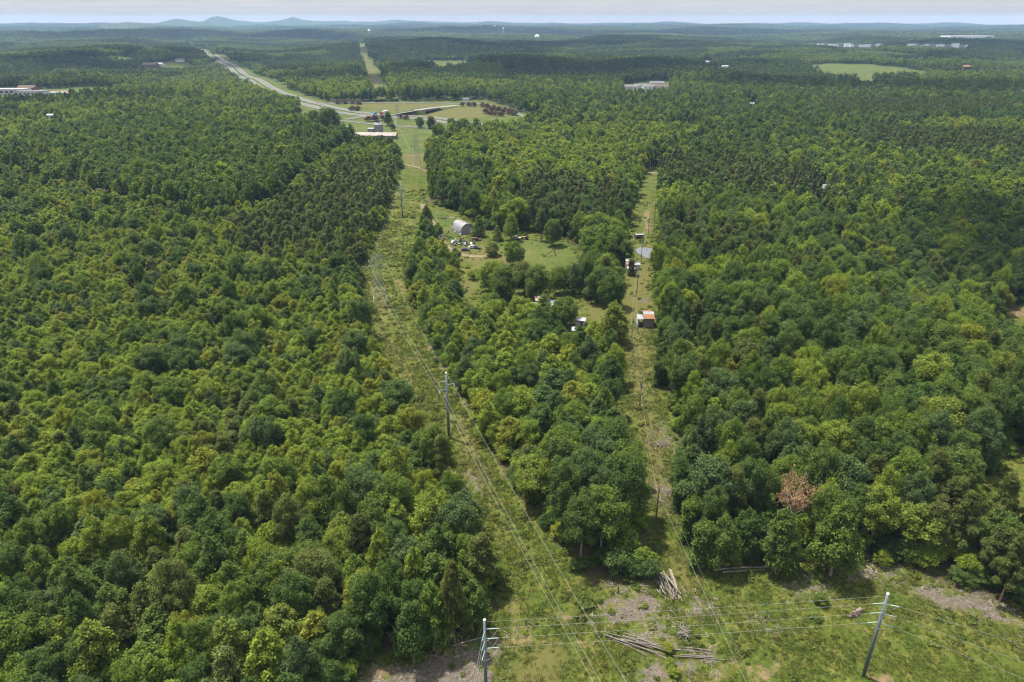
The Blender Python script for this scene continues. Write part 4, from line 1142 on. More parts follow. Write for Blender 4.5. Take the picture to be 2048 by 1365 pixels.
M_RUST = plain('rusty_tin', (0.17, 0.065, 0.038), 0.75, 0.2, 0.1, scale=0.35, col2=(0.34, 0.29, 0.275))
M_BARNROOF = plain('streaked_barn_roof', (0.27, 0.24, 0.228), 0.7, 0.2, scale=0.18, col2=(0.18, 0.145, 0.13))
M_ORANGE = plain('orange_rust_tin', (0.20, 0.092, 0.045), 0.7, 0.25, 0.1, vary=0.3, scale=1.2)
M_TIN = plain('pale_tin', (0.25, 0.255, 0.26), 0.5, 0.4, 0.2, vary=0.25, scale=1.0)
M_GTIN = plain('grey_tin', (0.235, 0.225, 0.228), 0.55, 0.35, 0.2, vary=0.25, scale=0.7)
M_BOARD = plain('grey_boards', (0.16, 0.14, 0.122), 0.9, 0.1, vary=0.4, scale=2.2)
M_WHITE = plain('white_paint', (0.46, 0.46, 0.455), 0.6, 0.3, vary=0.15, scale=0.5)
M_SIDING = plain('white_siding', (0.78, 0.77, 0.75), 0.7, vary=0.1)
M_GREYW = plain('grey_wall', (0.42, 0.41, 0.40), 0.8, 0.2, vary=0.15, scale=0.3)
M_BRICK = plain('brick_wall', (0.16, 0.085, 0.06), 0.9, 0.1, vary=0.3, scale=0.8)
M_ROOFG = plain('grey_shingle', (0.13, 0.125, 0.13), 0.9, 0.1, vary=0.2, scale=0.5)
M_ROOFB = plain('brown_shingle', (0.11, 0.078, 0.062), 0.9, 0.1, vary=0.2, scale=0.5)
M_GLASS = plain('window_glass', (0.04, 0.05, 0.06), 0.15, 0.6, vary=0.1)
M_DARK = plain('black_rubber', (0.025, 0.025, 0.027), 0.8, 0.2, vary=0.2)
M_BLUE = plain('blue_tarp', (0.08, 0.15, 0.26), 0.6, 0.3, vary=0.3, scale=0.6)
M_CYAN = plain('cyan_paint', (0.05, 0.30, 0.42), 0.4, 0.5, vary=0.1)
M_RED = plain('red_paint', (0.42, 0.045, 0.03), 0.4, 0.5, vary=0.15)
M_YELLOW = plain('machine_yellow', (0.40, 0.26, 0.07), 0.7, 0.3, vary=0.4, scale=1.5)
M_BROWN = plain('rust_brown', (0.10, 0.058, 0.04), 0.85, 0.15, vary=0.4, scale=1.5)
M_BLACK = plain('black_paint', (0.03, 0.03, 0.035), 0.4, 0.5, vary=0.1)

def height_at(base, py):
    """height above base at which a plumb line over base reaches picture row py"""
    lo, hi = 0.0, 90.0
    for _ in range(40):
        m = (lo + hi) / 2
        if proj(base.x, base.y, base.z + m)[1] > py: lo = m
        else: hi = m
    return lo
def structure(o, label): return tag(o, label, None, None, 'structure')
def thing(name, loc, rz, label, cat, group=None): return empty(name, loc, rz, label, cat, group)

# ------------------------------------------------------------------ roads
def resample(L, s):
    L = [Vector((p[0], p[1], 0)) for p in L]; out = [L[0]]
    for a, b in zip(L, L[1:]):
        n = max(1, int((b - a).length / s))
        for i in range(1, n + 1): out.append(a.lerp(b, i / n))
    return out
def offset_line(L, d):
    out = []
    for i, p in enumerate(L):
        t = (L[min(i + 1, len(L) - 1)] - L[max(i - 1, 0)]); t.z = 0; t.normalize()
        out.append(p + Vector((-t.y, t.x, 0)) * d)
    return out
def ribbon_mb(L, w, up, zf=None):
    b = MB(); V = []; nx = 4
    for i, p in enumerate(L):
        t = (L[min(i + 1, len(L) - 1)] - L[max(i - 1, 0)]); t.z = 0; t.normalize(); s = Vector((-t.y, t.x, 0))
        for k in range(nx + 1):
            q = p + s * w * (k / nx - .5)
            V.append((q.x, q.y, (zf(q.x, q.y, i) if zf else Tz(q.x, q.y)) + up))
    F = [(i * (nx + 1) + k, i * (nx + 1) + k + 1, (i + 1) * (nx + 1) + k + 1, (i + 1) * (nx + 1) + k) for i in range(len(L) - 1) for k in range(nx)]
    return b.add(V, [f[::-1] for f in F])
def road(name, L, w, mat, label, up=0.35, step=6, lines=False):
    L = resample(L, step)
    o = ribbon_mb(L, w, up).build(name, mat, None, True); structure(o, label)
    if lines:
        for d in (-w / 2 + .5, w / 2 - .5): ribbon_mb(offset_line(L, d), .25, up + .05).build('edge_line', M_LINE, o)
    return o
HWC = resample(HIGHWAY + line_px([(760,233),(830,235),(890,242),(950,252),(1010,262)])[0:], 8)
road('highway', offset_line(HWC, 9.5), 10.5, M_ASPH, 'far carriageway of the divided highway running to the horizon', lines=True)
road('highway', offset_line(HWC, -9.5), 10.5, M_ASPH, 'near carriageway of the divided highway running to the horizon', lines=True)
road('ramp_road', line_px([(618,206),(660,207.5),(703,206.5),(800,206.5),(880,207.3),(921,208)]), 8, M_ASPH, 'pale ramp road along the far wood behind the overpass')
road('slip_road', line_px([(948,206.5),(972,210),(1000,217),(1030,227),(1060,237),(1082,243)]), 8, M_ASPH, 'pale slip road curving down beside the purple trees')
road('frontage_road', line_px([(660,240),(699,244),(764,250.5),(839,256),(900,260),(942,262),(1000,267)]), 6.5, M_ASPH, 'pale frontage road in front of the mown field with trees')
road('connector_road', line_px([(690,240),(715,236),(738,233)]), 9, M_ASPH, 'short grey road feeding the overpass from the oaks')
road('field_lane', line_px([(782,310.5),(815,311),(840,311),(862,312)]), 4, M_DIRT, 'upper pale dirt lane across the power line cut', 0.12, 4)
road('field_lane', line_px([(806,330),(830,334),(856,343)]), 4, M_DIRT, 'lower pale dirt lane slanting across the power line cut', 0.12, 4)
road('farm_lane', LANE, 2.7, M_DIRT, 'curving bare farm lane through the yard of junk', 0.06, 2)
road('field_lane', line_px([(1294,345),(1312,347),(1334,345)]), 4, M_DIRT, 'short pale lane at the top of the grassy strip', 0.12, 4)

def overpass():
    a0, a1 = G(776, 231), G(914, 211.5)
    za, zb = Tz(*a0[:2]) + 6.0, Tz(*a1[:2]) + 3.5
    A, B = GZ(834, 220.6, za), GZ(870, 215.6, zb)
    d = (B - A); d.z = 0; L = d.length; d.normalize(); s = Vector((-d.y, d.x, 0)); rz = math.atan2(d.y, d.x)
    t = thing('overpass_bridge', (A + B) / 2, 0, 'pale concrete road bridge carrying the crossroad over the highway', 'bridge')
    def local(p): return Vector(p) - t.location
    def quadbox(p, q, w, h, dz):
        m = MB(); V = []
        for c in (p, q):
            for k, z in ((-1, 0), (1, 0), (1, h), (-1, h)): V.append(local(c + s * w / 2 * k + Vector((0, 0, z + dz))))
        m.add(V, [(0, 1, 2, 3), (7, 6, 5, 4), (0, 4, 5, 1), (1, 5, 6, 2), (2, 6, 7, 3), (3, 7, 4, 0)]); return m
    quadbox(A, B, 15, 1.2, -1.2).build('deck', M_CONC, t)
    quadbox(A, B, 13.4, .06, .01).build('carriageway', M_CONC, t)
    for k in (-1, 1):
        o = s * 7.3 * k; quadbox(A + o, B + o, .35, .7, 0).build('parapet', M_CONC, t)
    for f in (.30, .50, .70):
        c = A.lerp(B, f); g = Tz(c.x, c.y)
        for k in (-1, 0, 1):
            p = c + s * 4.2 * k; MB().bar(local((p.x, p.y, g - .5)), local((p.x, p.y, p.z - 1.3)), .55, 8).build('pier', M_CONC, t)
        quadbox(c - d * .6, c + d * .6, 11, .9, -2.1).build('pier_cap', M_CONC, t)
    # sloped abutments and the earth ramps behind them
    for c, e, tip, nm in ((A, a0, -1, 'left'), (B, a1, 1, 'right')):
        g = Tz(c.x, c.y); m = MB(); top = c + Vector((0, 0, -1.35)); foot = Vector((c.x, c.y, g - .3)) - d * tip * 7.5
        foot.z = g - .3; back = Vector((c.x, c.y, g - .3)) + d * tip * .4
        V = [top + s * 6, top - s * 6, foot - s * 6, foot + s * 6, back + s * 6, back - s * 6]
        m.add([local(p) for p in V], [(0, 1, 2, 3), (0, 3, 4), (1, 5, 2), (0, 4, 5, 1), (2, 5, 4, 3)]); m.build('abutment', M_CONC, t)
        m = MB(); V = []; n = 10
        for i in range(n + 1):
            q = c.lerp(Vector((e.x, e.y, 0)), i / n); g = Tz(q.x, q.y); z = c.z + (Tz(e.x, e.y) + .3 - c.z) * i / n
            z = max(z - .12, g + .15); w = 6.2
            for k, (ww, zz) in enumerate(((-w - 1.8 * (z - g), g - .2), (-w, z), (w, z), (w + 1.8 * (z - g), g - .2))):
                V.append((q.x + s.x * ww, q.y + s.y * ww, zz))
        F = [(i * 4 + k, i * 4 + k + 1, i * 4 + k + 5, i * 4 + k + 4) for i in range(n) for k in range(3)]
        m.add(V, F); o = m.build('embankment', M_LAND, None); structure(o, 'grassy earth ramp leading up to the ' + ('near' if tip < 0 else 'far') + ' end of the overpass')
        for an, val in (('open', 30.), ('lawn', 1.), ('dry', -60.), ('chip', -60.), ('clay', -60.), ('far', 0.)):
            at = o.data.attributes.new(an, 'FLOAT', 'POINT'); at.data.foreach_set('value', np.full(len(o.data.vertices), val, np.float32))
        R_ = [c.lerp(Vector((e.x, e.y, Tz(e.x, e.y) + .3)), i / n) for i in range(n + 1)]
        o = ribbon_mb(R_, 11, .06, lambda x, y, i: max(R_[i].z - .1, Tz(x, y) + .2)).build('approach_road', M_CONC, None); structure(o, 'grey approach road on the earth ramp at the ' + ('near' if tip < 0 else 'far') + ' end of the overpass')
    return A, B
BR_A, BR_B = overpass()

# ------------------------------------------------------------------ vehicles
def wheel_mb(x, y, r, w):
    m = MB(); m.tube([(x, y - w / 2, r), (x, y + w / 2, r)], r, 10); return m
def car(name, loc, rz, paint, label, cat, kind='car', group=None, s=1.0):
    t = thing(name, loc, rz, label, cat, group)
    L, W = (4.6, 1.8) if kind == 'car' else (5.4, 1.95)
    def prism(prof, w):
        m = MB(); n = len(prof); V = [(x, -w / 2, z) for x, z in prof] + [(x, w / 2, z) for x, z in prof]
        m.add(V, [tuple(range(n)), tuple(range(2 * n - 1, n - 1, -1))] + [(i, i + n, (i + 1) % n + n, (i + 1) % n) for i in range(n)]); return m
    h = .95
    prism([(-L / 2, .35), (L / 2, .35), (L / 2, .75), (L / 2 - .25, .88), (L * .16, h), (-L / 2 + .1, h), (-L / 2, .8)], W).build('body', paint, t)
    if kind == 'car': cab = [(-L * .38, h), (L * .20, h), (L * .05, 1.42), (-L * .26, 1.45)]
    elif kind == 'pickup': cab = [(-L * .10, h), (L * .22, h), (L * .10, 1.62), (-L * .08, 1.65)]
    else: cab = [(-L * .48, h), (L * .22, h), (L * .10, 1.75), (-L * .46, 1.78)]
    prism(cab, W * .88).build('window_band', M_GLASS, t)
    x0, x1 = min(c[0] for c in cab[2:]), max(c[0] for c in cab[2:]); zt = max(c[1] for c in cab)
    MB().box(((x0 + x1) / 2, 0, zt + .02), (x1 - x0 + .1, W * .86, .06)).build('roof', paint, t)
    if kind == 'pickup': MB().box((-L * .30, 0, h + .01), (L * .34, W * .8, .05)).build('load_bed', M_DARK, t)
    for x in (-L * .31, L * .31):
        for y in (-W / 2 + .08, W / 2 - .08): wheel_mb(x, y, .34, .22).build('wheel', M_DARK, t)
    for y in (-.65, .65): MB().box((L / 2 + .01, y, .68), (.05, .3, .16)).build('headlight', M_CAP, t)
    t.scale = (s, s, s); return t
def on(px, py, up=0.0): p = G(px, py); return Vector((p.x, p.y, p.z + up))
car('pickup_truck', on(853, 309.5, .1), R(200), M_WHITE, 'white pickup truck parked at the end of the upper dirt lane', 'pickup', 'pickup')
car('parked_car', on(842, 255, .4), R(10), M_WHITE, 'pale car under the first round tree by the frontage road', 'car')
car('parked_van', on(860, 257, .4), R(5), M_WHITE, 'white van under the tall round tree by the frontage road', 'van', 'van')
car('parked_car', on(867, 257.5, .4), R(0), M_GALV, 'silver car beside the white van by the frontage road', 'car')
car('parked_jeep', on(881, 470, .05), R(-60), M_TIN, 'pale off-roader with brown seats at the farm lane', 'car', 'pickup')
car('parked_jeep', on(884.5, 477, .05), R(-65), M_BLACK, 'black and white off-roader nose to the farm lane bend', 'car', 'van')
def along(L, f):
    i = f * (len(L) - 1); k = int(min(i, len(L) - 2)); p = L[k].lerp(L[k + 1], i - k); d = L[k + 1] - L[k]
    return Vector((p.x, p.y, Tz(p.x, p.y) + .4)), math.atan2(d.y, d.x)
far_l, near_l = offset_line(HWC, 9.5), offset_line(HWC, -9.5)
for f, ln, paint, lab in ((.07, near_l, M_WHITE, 'white car farthest out on the near carriageway of the highway'), (.19, far_l, M_BLACK, 'dark car on the far carriageway of the highway'), (.30, far_l, M_WHITE, 'white car on the far carriageway of the highway'),
                          (.40, near_l, M_RED, 'red car on the near carriageway of the highway'), (.47, far_l, M_GALV, 'silver van on the far carriageway, nearest the junction')):
    p, a = along(ln, f); car('moving_car', p, a if ln is far_l else a + math.pi, paint, lab, 'car', 'van' if 'van' in lab else 'car', 'cars on the highway', 1.25)
def semi(loc, rz):
    t = thing('semi_truck', loc, rz, 'articulated truck with red cab and long pale trailer behind the purple trees', 'truck')
    MB().box((-3.2, 0, 2.55), (13.4, 2.55, 2.75)).build('trailer', M_WHITE, t)
    c = MB().box((6.0, 0, 2.0), (2.6, 2.45, 2.7)); c.box((7.9, 0, 1.35), (1.4, 2.2, 1.3)); c.build('cab', M_RED, t)
    MB().box((7.33, 0, 2.75), (.06, 2.1, .8)).build('windscreen', M_GLASS, t)
    MB().box((1, 0, .95), (16.5, 1.1, .35)).build('chassis', M_DARK, t)
    for x in (-8.2, -7.0, 3.6, 4.8, 7.7):
        for y in (-1.05, 1.05): wheel_mb(x, y, .52, .35).build('wheel', M_DARK, t)
d = BR_B - BR_A; rzb = math.atan2(d.y, d.x)
p = on(768, 231.5, .3); semi(Vector((p.x, p.y, p.z + 1.2)), rzb + math.pi)
p = on(748, 231.5, .3); car('box_lorry', Vector((p.x, p.y, p.z + .4)), rzb + math.pi, M_CYAN, 'bright blue van ahead of the articulated truck', 'van', 'van', None, 1.7)

# ------------------------------------------------------------------ transmission line
def unit(v): v = Vector(v); v.z = 0; return v.normalized()
A_ = G(898, 876); B_ = G(761, 609); C_ = G(805, 433); D_ = G(835, 337); E_ = G(797, 258); Q = GZ(1232, 1365, A_.z + 15.5)
dirN = unit(Q - A_); N_ = A_ + dirN * ((Q - A_).to_2d().length * 1.75); N_.z = Tz(N_.x, N_.y)
def side(prev, nxt): d = unit(nxt - prev); return Vector((d.y, -d.x, 0))   # to the right when looking away from the camera
SA, SB, SC, SD, SE = side(N_, B_), side(A_, C_), side(B_, D_), side(C_, E_), side(D_, E_ + (E_ - D_))
for q in (SA, SB, SC, SD, SE):
    if q.x < 0: q.negate()
def steel_pole(base, ptop, s, arms, label, group):
    """arms: (picture row, side, reach)"""
    H = height_at(base, ptop)
    t = thing('transmission_pole', base, 0, label, 'power pole', group)
    MB().tube([(0, 0, -.5), (0, 0, H * .5), (0, 0, H)], [.42, .34, .22], 10).build('shaft', M_STEEL, t, True)
    MB().tube([(0, 0, H), (0, 0, H + .14)], [.26, .12], 10).build('cap', M_CAP, t)
    att = []
    for py, k, reach in arms:
        z = height_at(base, py); e = s * k * reach
        m = MB(); m.tube([(s * k * .2) + Vector((0, 0, z - .15)), e + Vector((0, 0, z + .12))], [.15, .09], 6); a = m.build('arm', M_GALV, t)
        m = MB()
        for q in range(7): m.tube([e + Vector((0, 0, z - .05 - .13 * q)), e + Vector((0, 0, z - .1 - .13 * q))], [.05, .12], 6)
        m.bar(e + Vector((0, 0, z)), e + Vector((0, 0, z - 1.0)), .03); m.build('insulator', M_INS, a)
        att.append(Vector(base) + e + Vector((0, 0, z - 1.05)))
    MB().box((0, 0, 1.6), (.75, .1, .5)).build('number_plate', M_CAP, t)
    return att, Vector(base) + Vector((0, 0, H))
attA, topA = steel_pole(A_, 746, SA, [(763, -1, 2.1), (779, -1, 2.0), (770, 1, 2.2)], 'blue-grey steel pole with three short arms in the lower cut', 'steel poles of the long line')
attC, topC = steel_pole(C_, 363, SC, [(373, -1, 2.6), (386, -1, 2.6), (379, 1, 2.8)], 'slim steel pole with three arms in the upper cut near the wood edge', 'steel poles of the long line')
def lattice(base, ptop, s, rows, label, wid, group):
    """rows: (picture row, reach left, reach right)"""
    H = height_at(base, ptop); t = thing('lattice_tower', base, 0, label, 'pylon', group)
    f = Vector((-s.y, s.x, 0)); b0, b1 = wid, wid * .33
    def cor(z, i, j):
        w = b0 + (b1 - b0) * min(1, z / (H * .70)); return s * w * i + f * w * j + Vector((0, 0, z))
    for i in (-1, 1):
        for j in (-1, 1): MB().tube([cor(-.4, i, j), cor(H * .7, i, j), cor(H * .97, i, j)], .11, 4).build('leg', M_GALV, t)
    zs = [0, H * .16, H * .31, H * .45, H * .58, H * .70, H * .80, H * .89, H * .97]; C4 = [(-1, -1), (1, -1), (1, 1), (-1, 1)]
    for z0, z1 in zip(zs, zs[1:]):
        m = MB()
        for k in range(4):
            p, q = C4[k], C4[(k + 1) % 4]
            m.bar(cor(z0, *p), cor(z1, *q), .05); m.bar(cor(z0, *q), cor(z1, *p), .05); m.bar(cor(z1, *p), cor(z1, *q), .05)
        m.build('brace', M_GALV, t)
    att = []
    for py, rl, rr in rows:
        z = height_at(base, py)
        for k, reach in ((-1, rl), (1, rr)):
            if not reach: continue
            e = s * k * reach + Vector((0, 0, z)); m = MB()
            for j in (-1, 1): m.bar(cor(z - .1, k, j), e, .06); m.bar(cor(z + 1.0, k, j), e, .05)
            m.bar(cor(z, k, -1) * .5 + e * .5, cor(z, k, 1) * .5 + e * .5, .04); a = m.build('cross_arm', M_GALV, t)
            m = MB()
            for q in range(6): m.tube([e + Vector((0, 0, -.1 - .15 * q)), e + Vector((0, 0, -.15 - .15 * q))], [.06, .13], 6)
            m.build('insulator', M_INS, a); att.append(Vector(base) + e + Vector((0, 0, -1.0)))
    m = MB(); z = H * .97
    for j in (-1, 1):
        for k in (-1, 1): m.bar(cor(z, k, j), s * k * wid * .85 + f * j * wid * .2 + Vector((0, 0, H)), .05)
        m.bar(s * wid * .85 + f * j * wid * .2 + Vector((0, 0, H)), -s * wid * .85 + f * j * wid * .2 + Vector((0, 0, H)), .05)
    m.build('top_frame', M_GALV, t)
    return att
LB = lattice(B_, 511, SB, [(520, 3.4, 3.4), (533, 3.9, 4.4)], 'green-grey lattice tower standing in the bend of the cut', 3.0, 'lattice towers of the long line')
LD = lattice(D_, 268, SD, [(283, 4, 4), (294, 5, 5)], 'lattice tower at the mown field end of the cut', 3.2, 'lattice towers of the long line')
LE = lattice(E_, 205, SE, [(213, 4, 4), (222, 5, 5)], 'lattice tower in front of the overpass', 3.6, 'lattice towers of the long line')
for px, pb, pt, lab in ((761, 188, 160, 'lattice tower at the foot of the far line cut, first of the pair'), (769, 191, 164, 'lattice tower at the foot of the far line cut, second of the pair'), (959, 213, 171, 'tall grey lattice mast by the purple trees of the slip road'), (940, 212, 181, 'short grey lattice mast beside the overpass road')):
    b = G(px, pb); lattice(b, pt, Vector((1, 0, 0)), [(pt + 6, 3, 3)], lab, 2.2, 'lattice towers near the junction')
def sag_pts(a, b, sag, n=18):
    return [a.lerp(b, i / n) - Vector((0, 0, sag * 4 * (i / n) * (1 - i / n))) for i in range(n + 1)]
def cable(pts_list, sag, r, label, group, cat='power cable', name='power_cable', mat=None):
    P = []
    for a, b in zip(pts_list, pts_list[1:]):
        q = sag_pts(Vector(a), Vector(b), sag * min(1.6, ((Vector(a) - Vector(b)).length / 120) ** 2)); P += q if not P else q[1:]
    o = MB().tube(P, r, 5).build(name, mat or M_WIRE); return tag(o, label, cat, group)
def nearN(off, z): return Vector((N_.x, N_.y, N_.z + z)) + SA * off
far_ = [E_ + (G(769, 191) - E_)]
for nm, a, lb, c, dd, e, off, z in (('upper', attA[0], LB[0], attC[0], LD[2], LE[2], -2.1, 18.5), ('lower', attA[1], LB[2], attC[1], LD[2] + Vector((0, 0, -1)), LE[2] + Vector((0, 0, -1)), -2.3, 16.0), ('right', attA[2], LB[3], attC[2], LD[3], LE[3], 2.2, 17.3)):
    cable([nearN(off, z), a, lb, c, dd, e], 1.6, .022, {'upper': 'bright bare cable on the top arm of the steel pole, running up the cut', 'lower': 'bright bare cable on the lowest arm of the steel pole, running up the cut', 'right': 'bright bare cable on the wood-side arm of the steel pole, running up the cut'}[nm], 'cables of the long line')

# guyed corner pole and its partner at the bottom of the picture
def near_pole(px, py, h, label):
    z = 0.0
    for _ in range(3):
        p = GZ(px, py, z + h); z = Tz(p.x, p.y)
    t = thing('transmission_pole', (p.x, p.y, z), 0, label, 'power pole', 'steel poles at the cleared lot')
    MB().tube([(0, 0, -.5), (0, 0, h * .5), (0, 0, h)], [.33, .29, .22], 12).build('shaft', M_STEEL, t, True)
    MB().tube([(0, 0, h), (0, 0, h + .16)], [.25, .14], 10).build('cap', M_CAP, t)
    return t, Vector((p.x, p.y, z))
HP, Hb = near_pole(969, 1240, 20.0, 'blue-grey guyed steel pole with curved jumper wires')
IP_, Ib = near_pole(1776, 1188, 20.0, 'blue-grey steel pole with white cap standing in the cleared lot')
uHI = unit(Ib - Hb); LVL = (17.9, 15.7, 13.5)
def strain(t, base, u, z, label_part='insulator'):
    m = MB()
    for q in range(12): m.tube([u * (.35 + .15 * q) + Vector((0, 0, z)), u * (.42 + .15 * q) + Vector((0, 0, z))], [.05, .10], 6)
    m.bar(u * .2 + Vector((0, 0, z)), u * 2.25 + Vector((0, 0, z)), .035); m.build('insulator', M_INS, t); return Vector(base) + u * 2.25 + Vector((0, 0, z))
endI = [GZ(2048, y, Ib.z + 14.6 - 2.0 * k) for k, y in enumerate((1290, 1325, 1358))]
endH = [GZ(x, 1365, Hb.z + 15.2 - 2.2 * k) for k, x in enumerate((948, 952, 958))]
WL = ('top', 'middle', 'lowest')
for k, z in enumerate(LVL):
    a = strain(HP, Hb, uHI, z); b = strain(IP_, Ib, -uHI, z)
    cable([a, b], 0.55, .019, f'{WL[k]} of three long cables between the two steel poles over the lot', 'cables over the cleared lot')
    u2 = unit(endI[k] - Ib); c = strain(IP_, Ib, u2, z - .25); e = c + (endI[k] - c) * 1.35
    cable([c, e], .2, .022, f'{WL[k]} of three cables leaving the capped steel pole towards the wood', 'cables over the cleared lot')
    u3 = unit(endH[k] - Hb); g = strain(HP, Hb, u3, z - .25); e = g + (endH[k] - g) * 1.6
    cable([g, e], .2, .022, f'{WL[k]} of three cables dropping steeply from the guyed pole', 'cables over the cleared lot')
    for bs, p, q, own in ((Hb, a, g, HP), (Ib, b, c, IP_)):
        lo = (p + q) / 2; lo = Vector((lo.x, lo.y, lo.z - 2.0)); n = 12; P = []
        for i in range(n + 1):
            tt = i / n; P.append(p * (1 - tt) ** 2 + lo * 2 * tt * (1 - tt) + q * tt * tt - bs)
        MB().tube(P, .03, 5).build('jumper_wire', M_WIRE, own)
cable([Hb + Vector((0, 0, 19.5)) + uHI * .3, Ib + Vector((0, 0, 19.5)) - uHI * .3], .4, .018, 'thin shield wire between the tops of the two steel poles', 'cables over the cleared lot')
for px, py, z, lab in ((913, 1362, 19.2, 'longest guy wire of the corner pole'), (903, 1372, 17.6, 'outer lower guy wire of the corner pole'), (938, 1385, 15.4, 'inner guy wire of the corner pole')):
    g = G(px, py); cable([Hb + Vector((0, 0, z)), g], 0.0, .022, lab, 'guy wires', 'guy wire', 'guy_wire', M_GALV)

# ------------------------------------------------------------------ wooden poles of the grassy strip
WP = [((1312, 1038), 976, 'lowest wooden pole of the grassy strip, beside the wood corner'), ((1279, 813), 766, 'wooden pole in the middle of the grassy strip'), ((1263.5, 677), 637, 'wooden pole of the strip just below the orange-roofed shed'),
      ((1273.5, 588), 546, 'wooden pole of the strip above the orange-roofed shed'), ((1282, 524), 486, 'wooden pole beside the pond'), ((1296, 470), 436, 'wooden pole on the bare bank above the pond'), ((1309, 438), 405, 'dark wooden pole against the wood at the upper strip')]
wtops = []
for (bx, by), pt, lab in WP:
    b = G(bx, by); h = height_at(b, pt); t = thing('wooden_pole', b, 0, lab, 'utility pole', 'wooden poles of the grassy strip')
    MB().tube([(0, 0, -.4), (0, 0, h)], [.18, .12], 8).build('shaft', M_WOOD, t)
    MB().box((0, -.12, h - .45), (1.8, .10, .12)).build('cross_arm', M_BOARD, t)
    for x in (-.75, .75): MB().tube([(x, -.12, h - .39), (x, -.12, h - .18)], [.05, .07], 6).build('insulator', M_CAP, t)
    MB().tube([(.28, 0, h - 1.7), (.28, 0, h - .95)], .2, 8).build('transformer_can', M_GALV, t) if 'middle' in lab or 'orange' in lab else None
    wtops.append(Vector((b.x, b.y, b.z + h - .16)))
far_top = G(1301, 344) + Vector((0, 0, 9)); nb = GZ(1497, 1365, 7.0); nb2 = GZ(1506, 1365, 6.2)
order = [0, 1, 2, 3, 4, 5]
for off, lab, sg, nend in ((-.75, 'yard side wire of the wooden poles up the grassy strip', .9, nb), (.75, 'wood side wire of the wooden poles up the grassy strip', 1.1, nb2)):
    pts = [nend + (nend - wtops[0]) * .5] + [wtops[i] + Vector((off, -.12, 0)) for i in order] + [far_top + Vector((off, 0, 0))]
    cable(pts, sg, .022 if off < 0 else .012, lab, 'wires of the wooden poles')

# ------------------------------------------------------------------ logs, stumps, brush
def log_mb(L, r0, r1, seed):
    rs = np.random.default_rng(seed); n = 7; a, b = rs.uniform(-.03, .03, 2) * L; P = []; Rr = []
    for i in range(n + 1):
        t = i / n; P.append((t * L - L / 2, a * math.sin(t * 3.1) + rs.uniform(-.02, .02), b * .4 * math.sin(t * 3.1))); Rr.append((r0 + (r1 - r0) * t) * rs.uniform(.92, 1.08))
    return MB().tube(P, Rr, 8, False), P, Rr
def log(a, b, r, seed, label, group, mat=None):
    a, b = Vector(a), Vector(b); L = (b - a).length; m, P, Rr = log_mb(L, r, r * .68, seed)
    o = m.build('log', mat or (M_LOG if seed % 3 else M_LOG2), None, True)
    o.location = (a + b) / 2; o.rotation_euler = (b - a).to_track_quat('X', 'Z').to_euler()
    tag(o, label, 'log', group)
    for i, sgn in ((0, -1), (-1, 1)):
        c = Vector(P[i]); m = MB(); m.tube([c - Vector((.01 * sgn, 0, 0)), c + Vector((.025 * sgn, 0, 0))], Rr[i] * .98, 8); m.build('cut_end', M_CUT, o)
    return o
rl = np.random.default_rng(50)
p0, p1 = G(1322, 1150), G(1345, 1205)
ax = unit(p1 - p0); sx_ = Vector((ax.y, -ax.x, 0)); 
if sx_.x < 0: sx_.negate()
for i in range(20):
    c = p0.lerp(p1, rl.uniform(.35, .62)) + sx_ * (rl.uniform(-1.7, 1.7)); lay = i // 6; z = Tz(c.x, c.y) + .22 + lay * .42
    ln = rl.uniform(4.5, 8.2); dv = (ax + sx_ * rl.normal(0, .2)).normalized(); tl = rl.normal(0, .03)
    log(c - dv * ln / 2 + Vector((0, 0, z - c.z - tl * ln)), c + dv * ln / 2 + Vector((0, 0, z - c.z + tl * ln)), rl.uniform(.07, .15), 100 + i, 'bleached log in the steep heap at the corner of the wood', 'logs of the steep heap')
for a, b, r, lab in (((1341, 1142), (1358, 1200), .24, 'thickest pale log lying alone beside the steep heap'), ((1352, 1180), (1365, 1205), .15, 'short pale log below the thickest pale log'), ((1312, 1180), (1338, 1202), .17, 'crooked log propped on the near side of the steep heap'),
                     ((1278, 1172), (1306, 1175), .13, 'thin grey log lying behind the bare patch by the steep heap'), ((1280, 1182), (1295, 1186), .10, 'short thin branch log on the bare patch by the steep heap'),
                     ((1426, 1142), (1536, 1136), .26, 'longest fallen trunk along the wood edge'), ((1445, 1146), (1528, 1140), .17, 'thinner fallen trunk lying below the longest one'), ((1580, 1122), (1630, 1118), .14, 'thin fallen trunk in the shade by the tall lone tree'),
                     ((1732, 1128), (1800, 1142), .13, 'thin grey pole log along the dirt edge beyond the lone tree'), ((905, 1294), (968, 1276), .20, 'long reddish fallen trunk behind the guyed pole'), ((1372, 1186), (1362, 1172), .12, 'stub log at the far side of the steep heap'),
                     ((1708, 1238), (1726, 1250), .11, 'short pale stick log by the stump heap'), ((1280, 1220), (1290, 1240), .12, 'bent grey branch log on the wood chips')):
    p, q = G(*a), G(*b); log((p.x, p.y, p.z + r), (q.x, q.y, q.z + r * .8), r, len(lab), lab, 'single logs on the cleared lot')
q0, q1 = G(1222, 1272), G(1342, 1312); ax = unit(q1 - q0); sd_ = Vector((-ax.y, ax.x, 0))
for i in range(22):
    c = q0.lerp(q1, rl.uniform(.30, .70)) + sd_ * rl.uniform(-1.4, 1.4); lay = i // 9; ln = rl.uniform(4, 11); dv = (ax + sd_ * rl.normal(0, .15)).normalized(); z = Tz(c.x, c.y) + .2 + lay * .36 - c.z; c2 = Vector((c.x, c.y, c.z))
    log(c2 - dv * ln / 2 + Vector((0, 0, z)), c2 + dv * ln / 2 + Vector((0, 0, z)), rl.uniform(.05, .125), 200 + i, 'grey log in the long low stack on the cleared lot', 'logs of the long low stack')
